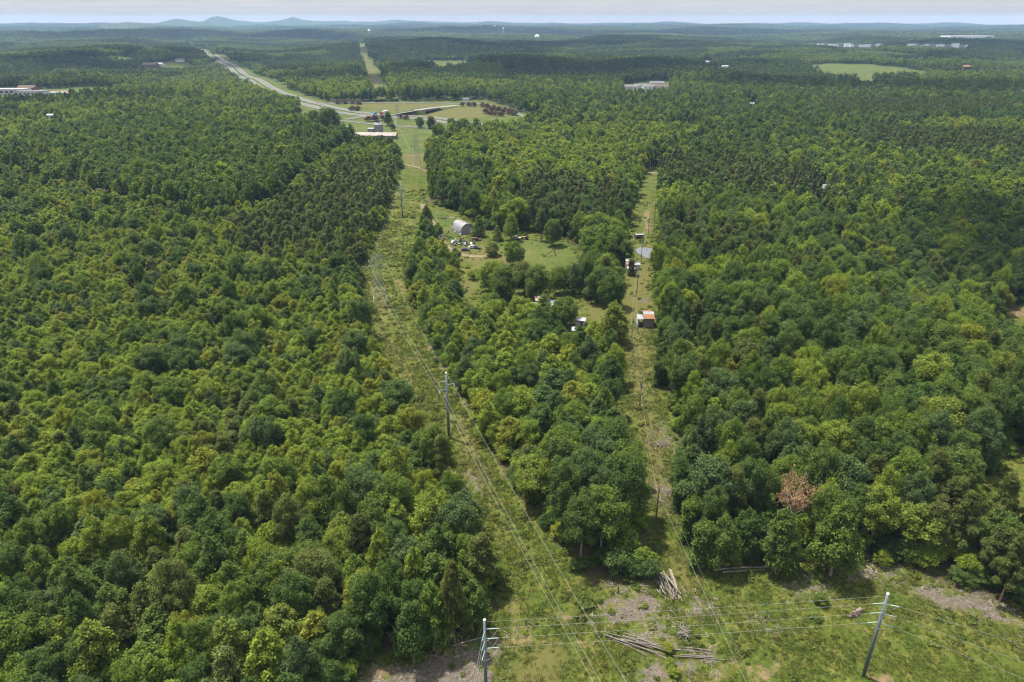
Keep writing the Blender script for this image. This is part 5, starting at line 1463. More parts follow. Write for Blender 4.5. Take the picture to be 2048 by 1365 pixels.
q0, q1 = G(1335, 1306), G(1445, 1312); ax = unit(q1 - q0); sd_ = Vector((-ax.y, ax.x, 0))
for i in range(9):
    c = q0.lerp(q1, rl.uniform(.30, .66)) + sd_ * rl.uniform(-1.0, 1.1); ln = rl.uniform(5, 9); dv = (ax + sd_ * rl.normal(0, .06)).normalized(); z = Tz(c.x, c.y) + .16 + (i // 5) * .28 - c.z
    log(c - dv * ln / 2 + Vector((0, 0, z)), c + dv * ln / 2 + Vector((0, 0, z)), rl.uniform(.05, .10), 300 + i, 'thin straight log beyond the yellow bush at the low stack', 'logs of the low stack end')
def heap(px, py, n, ln, rad, label, mat, seed, h=.8):
    rs = np.random.default_rng(seed); b = G(px, py); t = thing('brush_heap', b, 0, label, 'brush heap')
    for i in range(n):
        th = rs.uniform(0, 6.28); c = Vector((rs.normal(0, rad * .4), rs.normal(0, rad * .4), rs.uniform(.1, h))); l = rs.uniform(.5, 1) * ln
        dv = Vector((math.cos(th), math.sin(th), rs.normal(.1, .3))).normalized(); mid = c + Vector((rs.normal(0, .1), rs.normal(0, .1), rs.normal(0, .1))) * l * .4
        m = MB(); m.tube([c - dv * l / 2, mid, c + dv * l / 2], [.10, .08, .04], 5)
        if i % 2: m.tube([mid, mid + Vector((rs.normal(0, .4), rs.normal(0, .4), .3)) * l * .5], [.05, .02], 4)
        m.build('branch', mat if i % 3 else M_LOG2, t)
heap(1370, 1270, 26, 2.6, 1.5, 'small heap of pale branches between the log stacks', M_LOG, 1, 1.0)
heap(1371, 703, 44, 4.5, 3.0, 'bleached brush heap in the gap of the right-hand wood', M_LOG, 2, 1.6)
heap(1318, 890, 16, 3.2, 2.0, 'thin grey brush heap on the wood side of the strip', M_LOG, 3, .5)
heap(1335, 988, 14, 3.8, 1.6, 'scattered brush beside the lowest wooden pole', M_LOG, 4, .5)
def stumps(px, py, label):
    b = G(px, py); t = thing('stump_heap', b, 0, label, 'stump heap'); rs = np.random.default_rng(8)
    for i in range(6):
        c = Vector((rs.normal(0, .7), rs.normal(0, .5), .3 + .15 * (i % 3))); d = Vector((rs.normal(), rs.normal(), rs.normal(.2, .4))).normalized()
        m = MB(); m.tube([c - d * .55, c, c + d * .5], [.5, .36, .3], 9); 
        for k in range(6):
            e = Vector((rs.normal(), rs.normal(), rs.normal())).normalized(); m.tube([c - d * .45, c - d * .6 + e * .9], [.13, .03], 4)
        m.build('stump', M_BROWN if i % 2 else M_LOG2, t)
stumps(1712, 1229, 'reddish heap of upturned stumps under the cables')
def post(px, py, label, brace):
    b = G(px, py); t = thing('fence_post', b, 0, label, 'post'); MB().tube([(0, 0, -.2), (0, 0, 1.9)], [.16, .14], 8).build('post_shaft', M_WOOD, t)
    MB().tube([(0, 0, 1.9), (0, 0, 1.96)], [.14, .05], 8).build('post_top', M_BOARD, t)
    if brace: MB().tube([(.12, 0, 1.3), (2.2, -.3, .05)], .07, 6).build('brace_rail', M_LOG2, t)
post(1052, 1252, 'dark wooden corner post with a slanting brace rail', True)
post(1494, 1312, 'short dark wooden post alone in the grass of the lot', False)
post(1236, 1186, 'pale wooden post at the foot of the middle wood', False)
# dead, rust-brown tree above the wood edge
def dead_tree():
    b = G(1568, 1092); t = thing('dead_tree', b, 0, 'dead tree with rust-brown leaves and bare grey branches rising from the wood', 'tree'); rs = np.random.default_rng(4); m = MB(); tips = []
    H = 15.5; m.tube([(0, 0, -.4), (.2, 0, 6), (0, .2, 10.5)], [.28, .2, .13], 7)
    for i in range(17):
        th = i * 2.4; z0 = 6.5 + 4.2 * i / 17; c = Vector((0, .1, z0)); r = rs.uniform(2.4, 4.2); e = Vector((math.cos(th) * r, math.sin(th) * r, z0 + rs.uniform(2.2, 4.6))); mid = c.lerp(e, .5) + Vector((0, 0, -.3))
        m.tube([c, mid, e], [.09, .06, .03], 5)
        for k in range(4):
            q = mid.lerp(e, rs.uniform(.1, 1)); f = q + Vector((rs.normal(0, .8), rs.normal(0, .8), rs.uniform(.2, 1.2))); m.tube([q, f], [.03, .012], 4); tips.append(f); tips.append(q)
    m.build('trunk', M_GBARK, t)
    C = np.array([p[:] for p in tips]); C = np.repeat(C, 12, 0) + rs.normal(0, .38, (len(C) * 12, 3)); V, F = leaves(C, rs.normal(size=C.shape), .34, rs)
    o = bpy.data.objects.new('crown', np_mesh('dead_crown', V, F, [ML['rust']], attrs={'leafv': np.repeat(rs.random(len(C)), 4)})); COL.objects.link(o); o.parent = t; t.scale = (.98, .98, 1.25)
dead_tree()
for px, py, h, r, lab in ((157, 126, 20, 12, 'orange dying tree far out on the left, beyond the ball field'), (1253, 214, 13, 6, 'orange dying tree in the wood below the housing estate')):
    b = G(px, py); make_tree('dying_tree', 'oak', 1, 'orange', (b.x, b.y, b.z), h / 17, r / 5.4, 1.0, lab, 'orange dying trees')
def yellow_bush(px, py, s, col, label, seed):
    b = G(px, py); cm, tm = full_parts('bush', seed % 2); t = empty('shrub', b, seed, label, 'shrub', 'shrubs on the cleared lot'); t.scale = (s, s, s * .72)
    c = bpy.data.objects.new('crown', cm); COL.objects.link(c); c.parent = t; c.material_slots[0].link = 'OBJECT'; c.material_slots[0].material = ML[col]
    k = bpy.data.objects.new('stem', tm); COL.objects.link(k); k.parent = t
for q in ((1335, 1303, .42, 'yellow-green', 'bright yellow-green bush growing through the low log stack'), (1340, 1332, .34, 'bright green', 'small green bush just below the low log stack'), (1640, 1208, .50, 'deep green', 'broad green bush behind the cables near the capped pole'), (1222, 1226, .25, 'yellow-green', 'tiny yellow bush on the wood chips by the middle wood'),
          (1347, 1352, .36, 'bright green', 'green bush at the bottom edge below the low stack'), (905, 1335, .20, 'deep green', 'tiny dark bush on the bare ground beside the guyed pole'), (1290, 1215, .22, 'bright green', 'tiny bush between the bare chips and the steep heap'), (1395, 1275, .2, 'deep green', 'tiny green bush beside the small branch heap')):
    yellow_bush(*q, seed=len(q[4]))
# ------------------------------------------------------------------ farm buildings and yard
def gable(name, base, rz, L, W, H, rise, roofm, wallm, label, cat, group=None, win=0, ribs=0, door=True, over=.4):
    """ridge along local x"""
    t = thing(name, base, rz, label, cat, group); z0 = -.6
    for sgn in (-1, 1):
        m = MB(); y = sgn * W / 2; m.box((0, y, (H + z0) / 2), (L, .16, H - z0)); w = m.build('wall', wallm, t)
        for k in range(win):
            x = -L / 2 + (k + .5) * L / win; MB().box((x, y + sgn * .1, H * .55), (1.1, .06, 1.2)).build('window', M_GLASS, w)
        x = sgn * L / 2; m = MB(); V = [(x, -W / 2 + .08, z0), (x, W / 2 - .08, z0), (x, W / 2 - .08, H), (x, 0, H + rise - .1), (x, -W / 2 + .08, H)]
        V2 = [(x - sgn * .14, b, c) for _a, b, c in V]; n = 5
        m.add(V + V2, [tuple(range(n)), tuple(range(2 * n - 1, n - 1, -1))] + [(i, (i + 1) % n, (i + 1) % n + n, i + n) for i in range(n)]); m.build('wall', wallm, t)
        a = math.atan2(rise, W / 2); sl = math.hypot(rise, W / 2) + over
        m = MB(); e = Vector((0, sgn * math.cos(a), -math.sin(a))); nrm = Vector((0, sgn * math.sin(a), math.cos(a))); top = Vector((0, 0, H + rise + .05))
        V = []
        for xx in (-L / 2 - over, L / 2 + over):
            for d, h in ((0, 0), (sl, 0), (sl, .12), (0, .12)): p = top + e * d + nrm * h; V.append((xx, p.y, p.z))
        m.add(V, [(0, 1, 2, 3), (7, 6, 5, 4), (0, 4, 5, 1), (1, 5, 6, 2), (2, 6, 7, 3), (3, 7, 4, 0)]); r = m.build('roof_panel', roofm, t)
        if ribs:
            m = MB()
            for k in range(ribs + 1):
                xx = -L / 2 - over + (L + 2 * over) * k / ribs; p, q = top + nrm * .13, top + e * sl + nrm * .13; m.bar((xx, p.y, p.z), (xx, q.y, q.z), .05)
            m.build('seam', roofm, r)
    if door: MB().box((L * .2, -W / 2 - .1, 1.05), (1.1, .07, 2.1)).build('door', M_ROOFB, t)
    return t

def arched_barn():
    b = G(935, 468); t = thing('arched_barn', b, R(-56), 'grey arched metal barn with a pale end wall and open corner', 'barn')
    Rr, L, n = 4.6, 10.5, 18                                  # front end at x = 0, arch runs to -x ... local x to the front
    for s_ in range(10):
        x0, x1 = -L + s_ * L / 10, -L + (s_ + 1) * L / 10 - .03; m = MB(); V = []; F = []
        for i in range(n + 1):
            a = math.pi * i / n; r = Rr + (.06 if s_ % 2 else 0)
            for x in (x0, x1): V.append((x, -r * math.cos(a), max(0, 1.25 * r * math.sin(a))))
            for x in (x0, x1): V.append((x, -(r - .12) * math.cos(a), max(0, 1.25 * (r - .12) * math.sin(a))))
        for i in range(n):
            k = i * 4; F += [(k, k + 1, k + 5, k + 4), (k + 3, k + 2, k + 6, k + 7), (k + 1, k + 3, k + 7, k + 5), (k + 2, k, k + 4, k + 6)]
        m.add(V, F); m.build('roof_panel', M_GTIN, t, True)
    for k in range(6):
        y0, y1 = -Rr + .3 + k * (2 * Rr - .6) / 6, -Rr + .3 + (k + 1) * (2 * Rr - .6) / 6 - .04
        if k == 4: continue
        h0, h1 = (1.25 * math.sqrt(max(.1, (Rr - .15) ** 2 - y ** 2)) for y in (y0, y1)); x = -.35
        m = MB(); V = [(x, y0, -.3), (x, y1, -.3), (x, y1, h1), (x, y0, h0)]; V += [(x - .12, *v[1:]) for v in V]
        m.add(V, [(0, 1, 2, 3), (7, 6, 5, 4), (0, 4, 5, 1), (1, 5, 6, 2), (2, 6, 7, 3), (3, 7, 4, 0)]); m.build('wall_panel', M_TIN if k > 2 else M_GTIN, t)
    MB().box((-.42, 2.4, 1.4), (.1, 1.5, 3.2)).build('door', M_WHITE, t)
    MB().box((-.45, 2.4, 4.2), (.1, 1.55, 2.0)).build('door_header', M_GTIN, t)
    MB().box((-L + .3, 0, 2.2), (.15, 2 * Rr - 1.2, 4.6)).build('back_wall', M_GTIN, t)
arched_barn()
def tin_shed():
    b = G(1297, 656); t = thing('tin_roofed_shed', b, R(-4), 'grey board shed with bright orange rusted tin roof and white lean-to', 'shed')
    def slab(c0, c1, w0, mat, name, y0, y1, z0, z1, x0, x1, par=None):
        m = MB(); V = [(x0, y0, z0), (x1, y0, z0), (x1, y1, z1), (x0, y1, z1)]; V += [(a, b_, c + .1) for a, b_, c in V]
        m.add(V, [(3, 2, 1, 0), (4, 5, 6, 7), (0, 1, 5, 4), (1, 2, 6, 5), (2, 3, 7, 6), (3, 0, 4, 7)]); return m.build(name, mat, par or t)
    # front room, boards one by one
    wall = MB(); wall.box((0, .05, 1.9), (3.5, .06, 3.9)); wl_ = wall.build('wall', M_BOARD, t)
    for k in range(9): MB().box((-1.6 + k * .4, -.02, 1.92), (.36, .05, 3.9 - .04 * (k % 3))).build('plank', M_BOARD, wl_)
    for x in (-1.78, 1.78): MB().box((x, 2.4, 1.9), (.1, 4.7, 3.9)).build('wall', M_BOARD, t)
    MB().box((0, 4.8, 2.0), (3.5, .1, 4.1)).build('wall', M_BOARD, t)
    for k in range(4):
        x0 = -2.05 + k * 1.03; slab(0, 0, 0, M_ORANGE, 'roof_sheet', -.5, 2.4, 3.75, 4.35, x0, x0 + 1.0)
    for k in range(4):
        x0 = -2.05 + k * 1.03; slab(0, 0, 0, M_GTIN, 'roof_sheet', 2.45, 4.6, 4.30, 4.65, x0, x0 + 1.0)
    for k in range(4):
        x0 = -2.6 + k * 1.03; slab(0, 0, 0, M_ORANGE, 'roof_sheet', 4.65, 6.2, 4.75, 4.55, x0, x0 + 1.0)
    for k in range(2):
        y0 = .8 + k * 2.3; slab(0, 0, 0, M_TIN, 'lean_to_sheet', y0, y0 + 2.2, 3.0 - .04 * k, 3.1, -4.2, -1.9)
    MB().box((-4.0, 3.0, 1.3), (.1, 4.3, 2.9)).build('wall', M_GREYW, t)
    MB().box((-2.9, 1.0, .85), (.9, .1, 2.1)).build('doorway_shade', M_BLACK, t)  # solid black slab paints the shade of an open doorway
    MB().box((-3.7, 1.0, 1.3), (.6, .1, 2.7)).build('wall', M_BOARD, t)
tin_shed()
def rusty_shed():
    b = G(1262, 549); t = thing('rusty_shed', b, R(-6), 'small grey shed row with white and rust-red tin roof sheets', 'shed')
    for k, (y, w, h, mat) in enumerate(((0, 3.6, 2.7, M_GREYW), (4.2, 3.9, 3.2, M_BOARD), (8.4, 4.2, 3.6, M_GREYW))):
        for x in (-w / 2, w / 2): MB().box((x, y + 2, h / 2 - .2), (.1, 3.9, h)).build('wall', mat, t)
        MB().box((0, y, h / 2 - .2), (w - .12, .1, h)).build('wall', mat, t)
        for q in range(3):
            m = MB(); x0 = -w / 2 - .2 + q * (w + .4) / 3; m.box((x0 + (w + .4) / 6, y + 2, h + .02 - .03 * q), ((w + .4) / 3 - .03, 4.5, .07)); m.build('roof_sheet', (M_RUST, M_TIN, M_RUST, M_RUST, M_WHITE)[(k * 2 + q) % 5], t)
    MB().box((3.3, 8.5, 2.4), (2.6, 3.4, .08)).build('lean_to_sheet', M_TIN, t); MB().box((3.3, 7.0, 1.1), (2.4, .1, 2.4)).build('wall', M_GREYW, t)
    for x in (-.9, .9): MB().box((x, -.06, 1.3), (.8, .05, .8)).build('window', M_GLASS, t)
rusty_shed()
gable('tin_roofed_trailer', G(1098, 622), R(8), 13, 5.2, 2.8, .7, M_TIN, M_GREYW, 'pale trailer house half hidden by trees with a blue tarp on the roof', 'trailer house', None, 4, 10)
def tarp():
    b = G(1104, 618); o = MB(); n = 8; V = []
    for i in range(n + 1):
        for j in range(n + 1): V.append(((i / n - .5) * 3.6, (j / n - .5) * 2.6, .08 * math.sin(i * 1.7) * math.cos(j * 1.3)))
    o.add(V, [(i * (n + 1) + j, i * (n + 1) + j + 1, (i + 1) * (n + 1) + j + 1, (i + 1) * (n + 1) + j) for i in range(n) for j in range(n)]); q = o.build('tarp', M_BLUE)
    q.location = (b.x, b.y - 1.4, b.z + 3.45); q.rotation_euler = (R(14), 0, R(8)); tag(q, 'crumpled blue tarp lying on the trailer house roof', 'tarp')
    m = q.modifiers.new('thickness', 'SOLIDIFY'); m.thickness = .05
tarp()
gable('red_shed', G(1081, 610), R(10), 4.5, 3.6, 2.8, 1.0, M_RUST, M_BROWN, 'dark red shed roof beside the trailer house', 'shed', None, 0, 6)
gable('white_roofed_hut', G(1160, 649), R(-12), 3.6, 2.8, 2.2, .5, M_TIN, M_GREYW, 'small white roofed hut at the glade, half under a tree', 'hut', None, 0, 5)
gable('white_roofed_hut', G(1156, 670), R(-6), 4.0, 3.0, 2.4, .5, M_TIN, M_GREYW, 'white roof among tree crowns just below the glade', 'hut', None, 0, 5)
gable('farm_house', G(1090, 366), R(20), 16, 9, 3.5, 2.6, M_RUST, M_BRICK, 'low brown roofed house peeking out of the upper middle wood', 'house', None, 4)
gable('farm_house', G(968, 322), R(-20), 14, 8, 3, 2.4, M_ROOFB, M_BRICK, 'brown roof in the wood above the power line cut', 'house', None, 3)
gable('white_house', G(1642, 386), R(10), 9, 7, 3.6, 2.2, M_TIN, M_WHITE, 'white house seen through the dark pines', 'house', None, 3)
def backhoe():
    b = G(1101, 512); t = thing('backhoe_arm', b, R(15), 'rusty backhoe boom standing folded in the meadow', 'digger arm')
    MB().tube([(-4.0, 0, .3), (-1.2, 0, 2.0), (2.6, 0, 5.0)], [.2, .34, .26], 6).build('boom', M_BROWN, t)
    MB().tube([(2.5, 0, 5.1), (3.0, 0, 2.6), (3.6, 0, .4)], [.28, .24, .18], 6).build('dipper', M_BROWN, t)
    m = MB(); m.box((3.6, 0, .25), (.9, .8, .5)); m.build('bucket', M_BROWN, t); MB().box((-4.4, 0, .35), (1.6, 1.4, .7)).build('frame', M_DARK, t)
    MB().bar((-1.0, .2, 1.9), (2.2, .2, 4.2), .08, 6).build('ram', M_GALV, t); t.scale = (.75, .75, .75)
backhoe()
def tractor():
    b = G(1050, 479); t = thing('tractor', b, R(170), 'faded yellow-brown tractor in the grass by the dark pines', 'tractor')
    MB().box((.9, 0, 1.1), (2.2, .9, .9)).build('bonnet', M_YELLOW, t); MB().box((-.9, 0, 1.0), (1.4, 1.2, .8)).build('rear_body', M_BROWN, t)
    MB().box((-.8, 0, 1.75), (.5, .6, .7)).build('seat', M_DARK, t); MB().bar((.9, 0, 1.5), (.9, 0, 2.5), .06, 6).build('exhaust', M_DARK, t); MB().box((2.6, 0, .7), (.8, 1.9, .5)).build('loader_bucket', M_YELLOW, t)
    for y in (-.85, .85): wheel_mb(-1.0, y, .85, .45).build('rear_wheel', M_DARK, t); wheel_mb(1.4, y * .8, .5, .3).build('front_wheel', M_DARK, t)
tractor()
car('derelict_car', on(946, 497, 0), R(10), M_WHITE, 'white derelict car in the grass by the brushy tree', 'car', 'car', 'derelict cars')
car('derelict_car', on(955, 498, 0), R(-30), M_BLACK, 'black and white derelict car, next to the brushy tree', 'car', 'car', 'derelict cars')
car('derelict_car', on(953, 482, 0), R(20), M_BROWN, 'rust-brown derelict car in the grass by the cone-shaped tree', 'car', 'van', 'derelict cars')
car('derelict_car', on(931, 502, 0), R(5), M_BLACK, 'dark derelict car beside the bend of the farm lane', 'car', 'car', 'derelict cars')
car('derelict_car', on(1033, 478, 0), R(-20), M_WHITE, 'white derelict car between the yard tree and the tractor', 'car', 'car', 'derelict cars')
def junk():
    rs = np.random.default_rng(61)
    def appliance(p, rz, mat, lab):
        t = thing('old_appliance', p, rz, lab, 'appliance', 'old appliances of the junk rows'); h = rs.uniform(.9, 1.7); MB().box((0, 0, h / 2), (.75, .7, h)).build('cabinet', mat, t); MB().box((0, -.37, h * .55), (.7, .05, h * .8)).build('door', mat, t); MB().box((.28, -.41, h * .6), (.04, .04, .4)).build('handle', M_DARK, t)
    def drum(p, mat, lab):
        t = thing('steel_drum', p, rs.uniform(0, 6), lab, 'drum', 'drums of the junk rows'); MB().tube([(0, 0, 0), (0, 0, .9)], .3, 10).build('shell', mat, t)
        for z in (.3, .6, .88): MB().tube([(0, 0, z), (0, 0, z + .04)], .32, 10).build('hoop', mat, t)
    def sheet(p, mat, lab):
        o = MB().box((0, 0, 0), (rs.uniform(1.2, 2.4), rs.uniform(.8, 1.3), .06)).build('scrap_sheet', mat); o.location = (p[0], p[1], p[2] + .25 + rs.uniform(0, .4)); o.rotation_euler = (rs.normal(0, .35), rs.normal(0, .35), rs.uniform(0, 6)); tag(o, lab, 'scrap sheet', 'scrap sheets of the junk rows')
    names = {id(M_WHITE): 'white', id(M_TIN): 'pale grey', id(M_RUST): 'rusty', id(M_DARK): 'black', id(M_BROWN): 'brown', id(M_BLUE): 'blue', id(M_CAP): 'white', id(M_GTIN): 'grey'}
    cnt = {}; ONN = ' first another third fourth fifth sixth seventh'.split(' ')
    for i in range(46):
        px, py = rs.uniform(901, 932), rs.uniform(481, 493)
        if i > 36: px, py = rs.uniform(932, 950), rs.uniform(483, 492)
        p = G(px, py); mat = (M_WHITE, M_TIN, M_RUST, M_BROWN, M_WHITE, M_DARK, M_TIN, M_BLUE)[int(rs.integers(8))]; w = names[id(mat)]
        k = i % 3; where = 'in the junk row below the arched barn' if i <= 36 else 'at the tail of the junk row by the brushy tree'; cnt[(k, w, where)] = cnt.get((k, w, where), 0) + 1; w = w if cnt[(k, w, where)] == 1 else f'{ONN[cnt[(k, w, where)]]} {w}'
        if k == 0: appliance(p, rs.uniform(0, 6), mat, f'{w} old appliance box {where}')
        elif k == 1: sheet(p, mat, f'{w} scrap sheet {where}')
        else: drum(p, mat, f'{w} steel drum {where}')
    for px, py, mat, lab in ((910, 468, M_WHITE, 'white upright cabinet leaning at the arched barn corner'), (921, 472, M_WHITE, 'white appliance standing before the arched barn'), (897, 466, M_GALV, 'grey upright tank cabinet standing apart from the arched barn')):
        appliance(G(px, py), .3, mat, lab)
    for px, py, lab in ((885, 437, 'black strip of plastic sheet in the upper yard'), (903, 436, 'pale board pile in the upper yard')):
        p = G(px, py); o = MB().box((0, 0, 0), (5.5 if 'black' in lab else 3.2, 1.4, .25)).build('ground_sheet' if 'black' in lab else 'board_pile', M_DARK if 'black' in lab else M_LOG2); o.location = (p.x, p.y, p.z + .15); tag(o, lab, 'plastic sheet' if 'black' in lab else 'boards')
junk()
def camper():
    b = G(1278, 477); t = thing('camper_shell', b, R(12), 'rusty brown camper with a white hooped frame above the pond', 'camper'); MB().box((0, 0, 1.2), (4.6, 2.2, 1.9)).build('body', M_BROWN, t)
    for x in (-2.1, 2.1): MB().tube([(x, -1.1, .3), (x, -1.1, 2.4), (x, 0, 3.0), (x, 1.1, 2.4), (x, 1.1, .3)], .08, 6).build('hoop', M_WHITE, t)
    MB().box((0, 0, 2.2), (4.4, 2.0, .08)).build('roof', M_TIN, t)
    for x in (-1.3, 1.3): wheel_mb(x, -1.0, .38, .25).build('wheel', M_DARK, t)
camper()
def pond():
    m, nn, ll, o = new_mat('pond_water'); b = principled(nn, (0.085, 0.09, 0.092), 0.05, 0.5); ll.new(b.outputs[0], o.inputs['Surface'])  # lifted grey base paints in part of the sky reflection
    tx = nn.new('ShaderNodeTexNoise'); tx.inputs['Scale'].default_value = 1.5; bp = nn.new('ShaderNodeBump'); bp.inputs['Strength'].default_value = .03; ll.new(tx.outputs['Fac'], bp.inputs['Height']); ll.new(bp.outputs[0], b.inputs['Normal'])
    P = POND; c = P.mean(0); z = Tz(*c) - .22; n = len(P); mb = MB(); mb.add([(c[0], c[1], z)] + [(c[0] + (x - c[0]) * .98, c[1] + (y - c[1]) * .98, z) for x, y in P], [(0, i + 1, (i + 1) % n + 1) for i in range(n)][::1])
    w = mb.build('water', m); structure(w, 'small farm pond mirroring the pale sky at the top of the strip')
    if w.data.polygons[0].normal.z < 0: w.data.flip_normals()
pond()
# long barn with silo by the mown field
gable('long_barn', G(748, 277), R(-3), 46, 10, 3.4, 2.3, M_BARNROOF, M_BOARD, 'long low barn with rusty white roof in front of the silo', 'barn', None, 8, 26)
def silo():
    b = G(758, 272); t = thing('silo', b, 0, 'pale concrete silo with a dark elevator head behind the long barn', 'silo'); H = height_at(b, 249)
    for k in range(7): MB().tube([(0, 0, H * k / 7), (0, 0, H * (k + 1) / 7 - .08)], 4.6, 20, True).build('stave_ring', M_CONC, t, False)
    for k in range(1, 7): MB().tube([(0, 0, H * k / 7 - .1), (0, 0, H * k / 7 + .1)], 4.68, 20).build('hoop', M_GALV, t)
    MB().tube([(0, 0, H), (0, 0, H + 2.0), (0, 0, H + 2.6)], [4.6, 3.0, .3], 20).build('dome', M_GTIN, t)
    MB().box((-.3, -1, H + 3.0), (3.6, 3, 2.6)).build('elevator_head', M_BLACK, t); MB().box((-7.6, 0, 3.4), (6, 7, 7.5)).build('annex', M_CONC, t); MB().box((-7.6, 0, 7.3), (6.4, 7.4, .3)).build('annex_roof', M_TIN, t)
silo()
def box_trailer(px, py, L, h, label):
    b = G(px, py); t = thing('box_trailer', b, R(-4), label, 'trailer'); MB().box((0, 0, h / 2 + 1), (L, 3, h)).build('box', M_WHITE, t); MB().box((L * .12, -1.53, h / 2 + 1.1), (L * .5, .05, h * .35)).build('dark_panel', M_GTIN, t); MB().box((0, 0, .85), (L * .9, 1.2, .25)).build('chassis', M_DARK, t)
    for x in (-L * .35, -L * .2, L * .3):
        for y in (-1.2, 1.2): wheel_mb(x, y, .5, .3).build('wheel', M_DARK, t)
box_trailer(697, 264, 9.5, 4.4, 'white box trailer with a dark side panel beside the huge oak')

# ------------------------------------------------------------------ far buildings
def block(name, px, py, rz, L, W, H, wallm, roofm, label, cat, group=None, win=0, flat=True):
    b = G(px, py)
    if not flat: return gable(name, b, rz, L, W, H, W * .22, roofm, wallm, label, cat, group, win, 0, False)
    t = thing(name, b, rz, label, cat, group); MB().box((0, 0, H / 2 - .4), (L, W, H)).build('wall', wallm, t); MB().box((0, 0, H + .15), (L + .8, W + .8, .5)).build('roof', roofm, t)
    for k in range(win): MB().box((-L / 2 + (k + .5) * L / win, -W / 2 - .05, H * .55), (L / win * .55, .12, H * .35)).build('window', M_GLASS, t)
    return t
for q in ((18, 189, 3, 60, 22, 8, M_GREYW, M_TIN, 'long grey school block nearest the picture edge', 8), (66, 192, 2, 42, 20, 7, M_WHITE, M_ROOFG, 'white two-tone school block beside the round dark tree', 7), (112, 191, -2, 28, 10, 4, M_WHITE, M_TIN, 'low white school hut with two dark windows by the ball field', 3), (58, 184, 4, 26, 14, 7, M_BRICK, M_ROOFB, 'brown gabled school hall behind the white blocks', 4)):
    block('school_building', q[0], q[1], R(q[2]), *q[3:8], q[8], 'school', 'school buildings', q[9], flat='gabled' not in q[8])
for px, py, L, wm, rm, lab in ((302, 134, 34, M_BRICK, M_ROOFB, 'brick house group left of the white gabled house'), (318, 133, 26, M_WHITE, M_TIN, 'white gabled house beside the brick group'), (361, 124, 22, M_WHITE, M_ROOFG, 'lone white house behind its garden trees'), (1262, 180, 22, M_GREYW, M_ROOFG, 'first grey-roofed house of the estate row'), (1280, 178, 22, M_GREYW, M_ROOFG, 'second grey-roofed house of the estate row'), (1298, 180, 24, M_WHITE, M_ROOFG, 'white walled house of the estate row'), (1313, 173, 24, M_WHITE, M_ROOFG, 'white house rising behind the estate row'), (1322, 180, 22, M_WHITE, M_ROOFB, 'white house with brown roof at the end of the estate row'),
                           (932, 205.5, 8, M_WHITE, M_ROOFG, 'tiny white house in the trees behind the slip road'), (1448, 138, 18, M_WHITE, M_TIN, 'white house speck in the wood between the estate and the hay field'), (1735, 172, 13, M_WHITE, M_TIN, 'white roof speck in the wood on the near side of the hay field'), (1415, 128, 18, M_WHITE, M_TIN, 'speck of a white house in the middle of the far wood'), (1500, 216, 11, M_WHITE, M_TIN, 'white roof speck among the round trees of the right wood'), (240, 252, 9, M_WHITE, M_TIN, 'white roof speck in the left wood, nearer of two'), (105, 240, 9, M_WHITE, M_TIN, 'white roof speck in the left wood, farther of two')):
    block('house', px, py, R((px * 7) % 30 - 15), L, L * .55, 5.5, wm, rm, lab, 'house', 'far houses', 3, flat=False)
def far_at(px, D):
    x = (px - 1024) / FPX * D / (_c) ; y = D; return Vector((x * 1.0, y, Tz(x, y)))
def town(px, py, L, H, wm, rm, lab, group, cat='building', win=0, name='town_building', rz=0):
    block(name, px, py, R(rz), L, L * .35 if L > 60 else 14, H, wm, rm, lab, cat, group, win)
rt = np.random.default_rng(71)
for i in range(5): town(1648 + i * 27, 106 - .4 * i, 50, 17, M_SIDING if i > 1 else M_TIN, M_ROOFG, f'{("first", "second", "third", "fourth", "fifth")[i]} pale terrace block of the far town front row', 'front row terraces of the far town', 'terrace', 6)
ON = 'first second third fourth fifth sixth seventh eighth ninth tenth eleventh twelfth thirteenth'.split()
for i in range(12): town(1640 + i * 10.6, 96.5 + rt.uniform(-.6, .6), rt.uniform(20, 34), rt.uniform(13, 19), (M_SIDING, M_TIN, M_SIDING)[i % 3], (M_ROOFG, M_ROOFB)[i % 2], f'{ON[i]} tiny pale house from left in the back row of the far town', 'back row houses of the far town', 'house', 0, 'town_house')
for i in range(13): town(1822 + i * 8.6, 101.5 + rt.uniform(-.7, .7), rt.uniform(22, 36), rt.uniform(18, 26), (M_SIDING, M_SIDING, M_TIN)[i % 3], (M_ROOFG, M_TIN)[i % 2], f'{ON[i]} tiny white house from left in the cluster below the long warehouse', 'house cluster below the warehouse', 'house', 0, 'town_house')
block('warehouse', 1932, 83.5, R(2), 250, 90, 30, M_SIDING, M_TIN, 'very long white warehouse near the horizon', 'warehouse', None, 14)
block('warehouse', 1785, 79.5, R(0), 170, 60, 12, M_TIN, M_TIN, 'flat pale warehouse beyond the far town', 'warehouse', None, 6)
block('red_roofed_house', 1930, 141, R(5), 20, 14, 8, M_BRICK, M_ORANGE, 'lone bright red roof beyond the hay field', 'house', None, 3, flat=False)
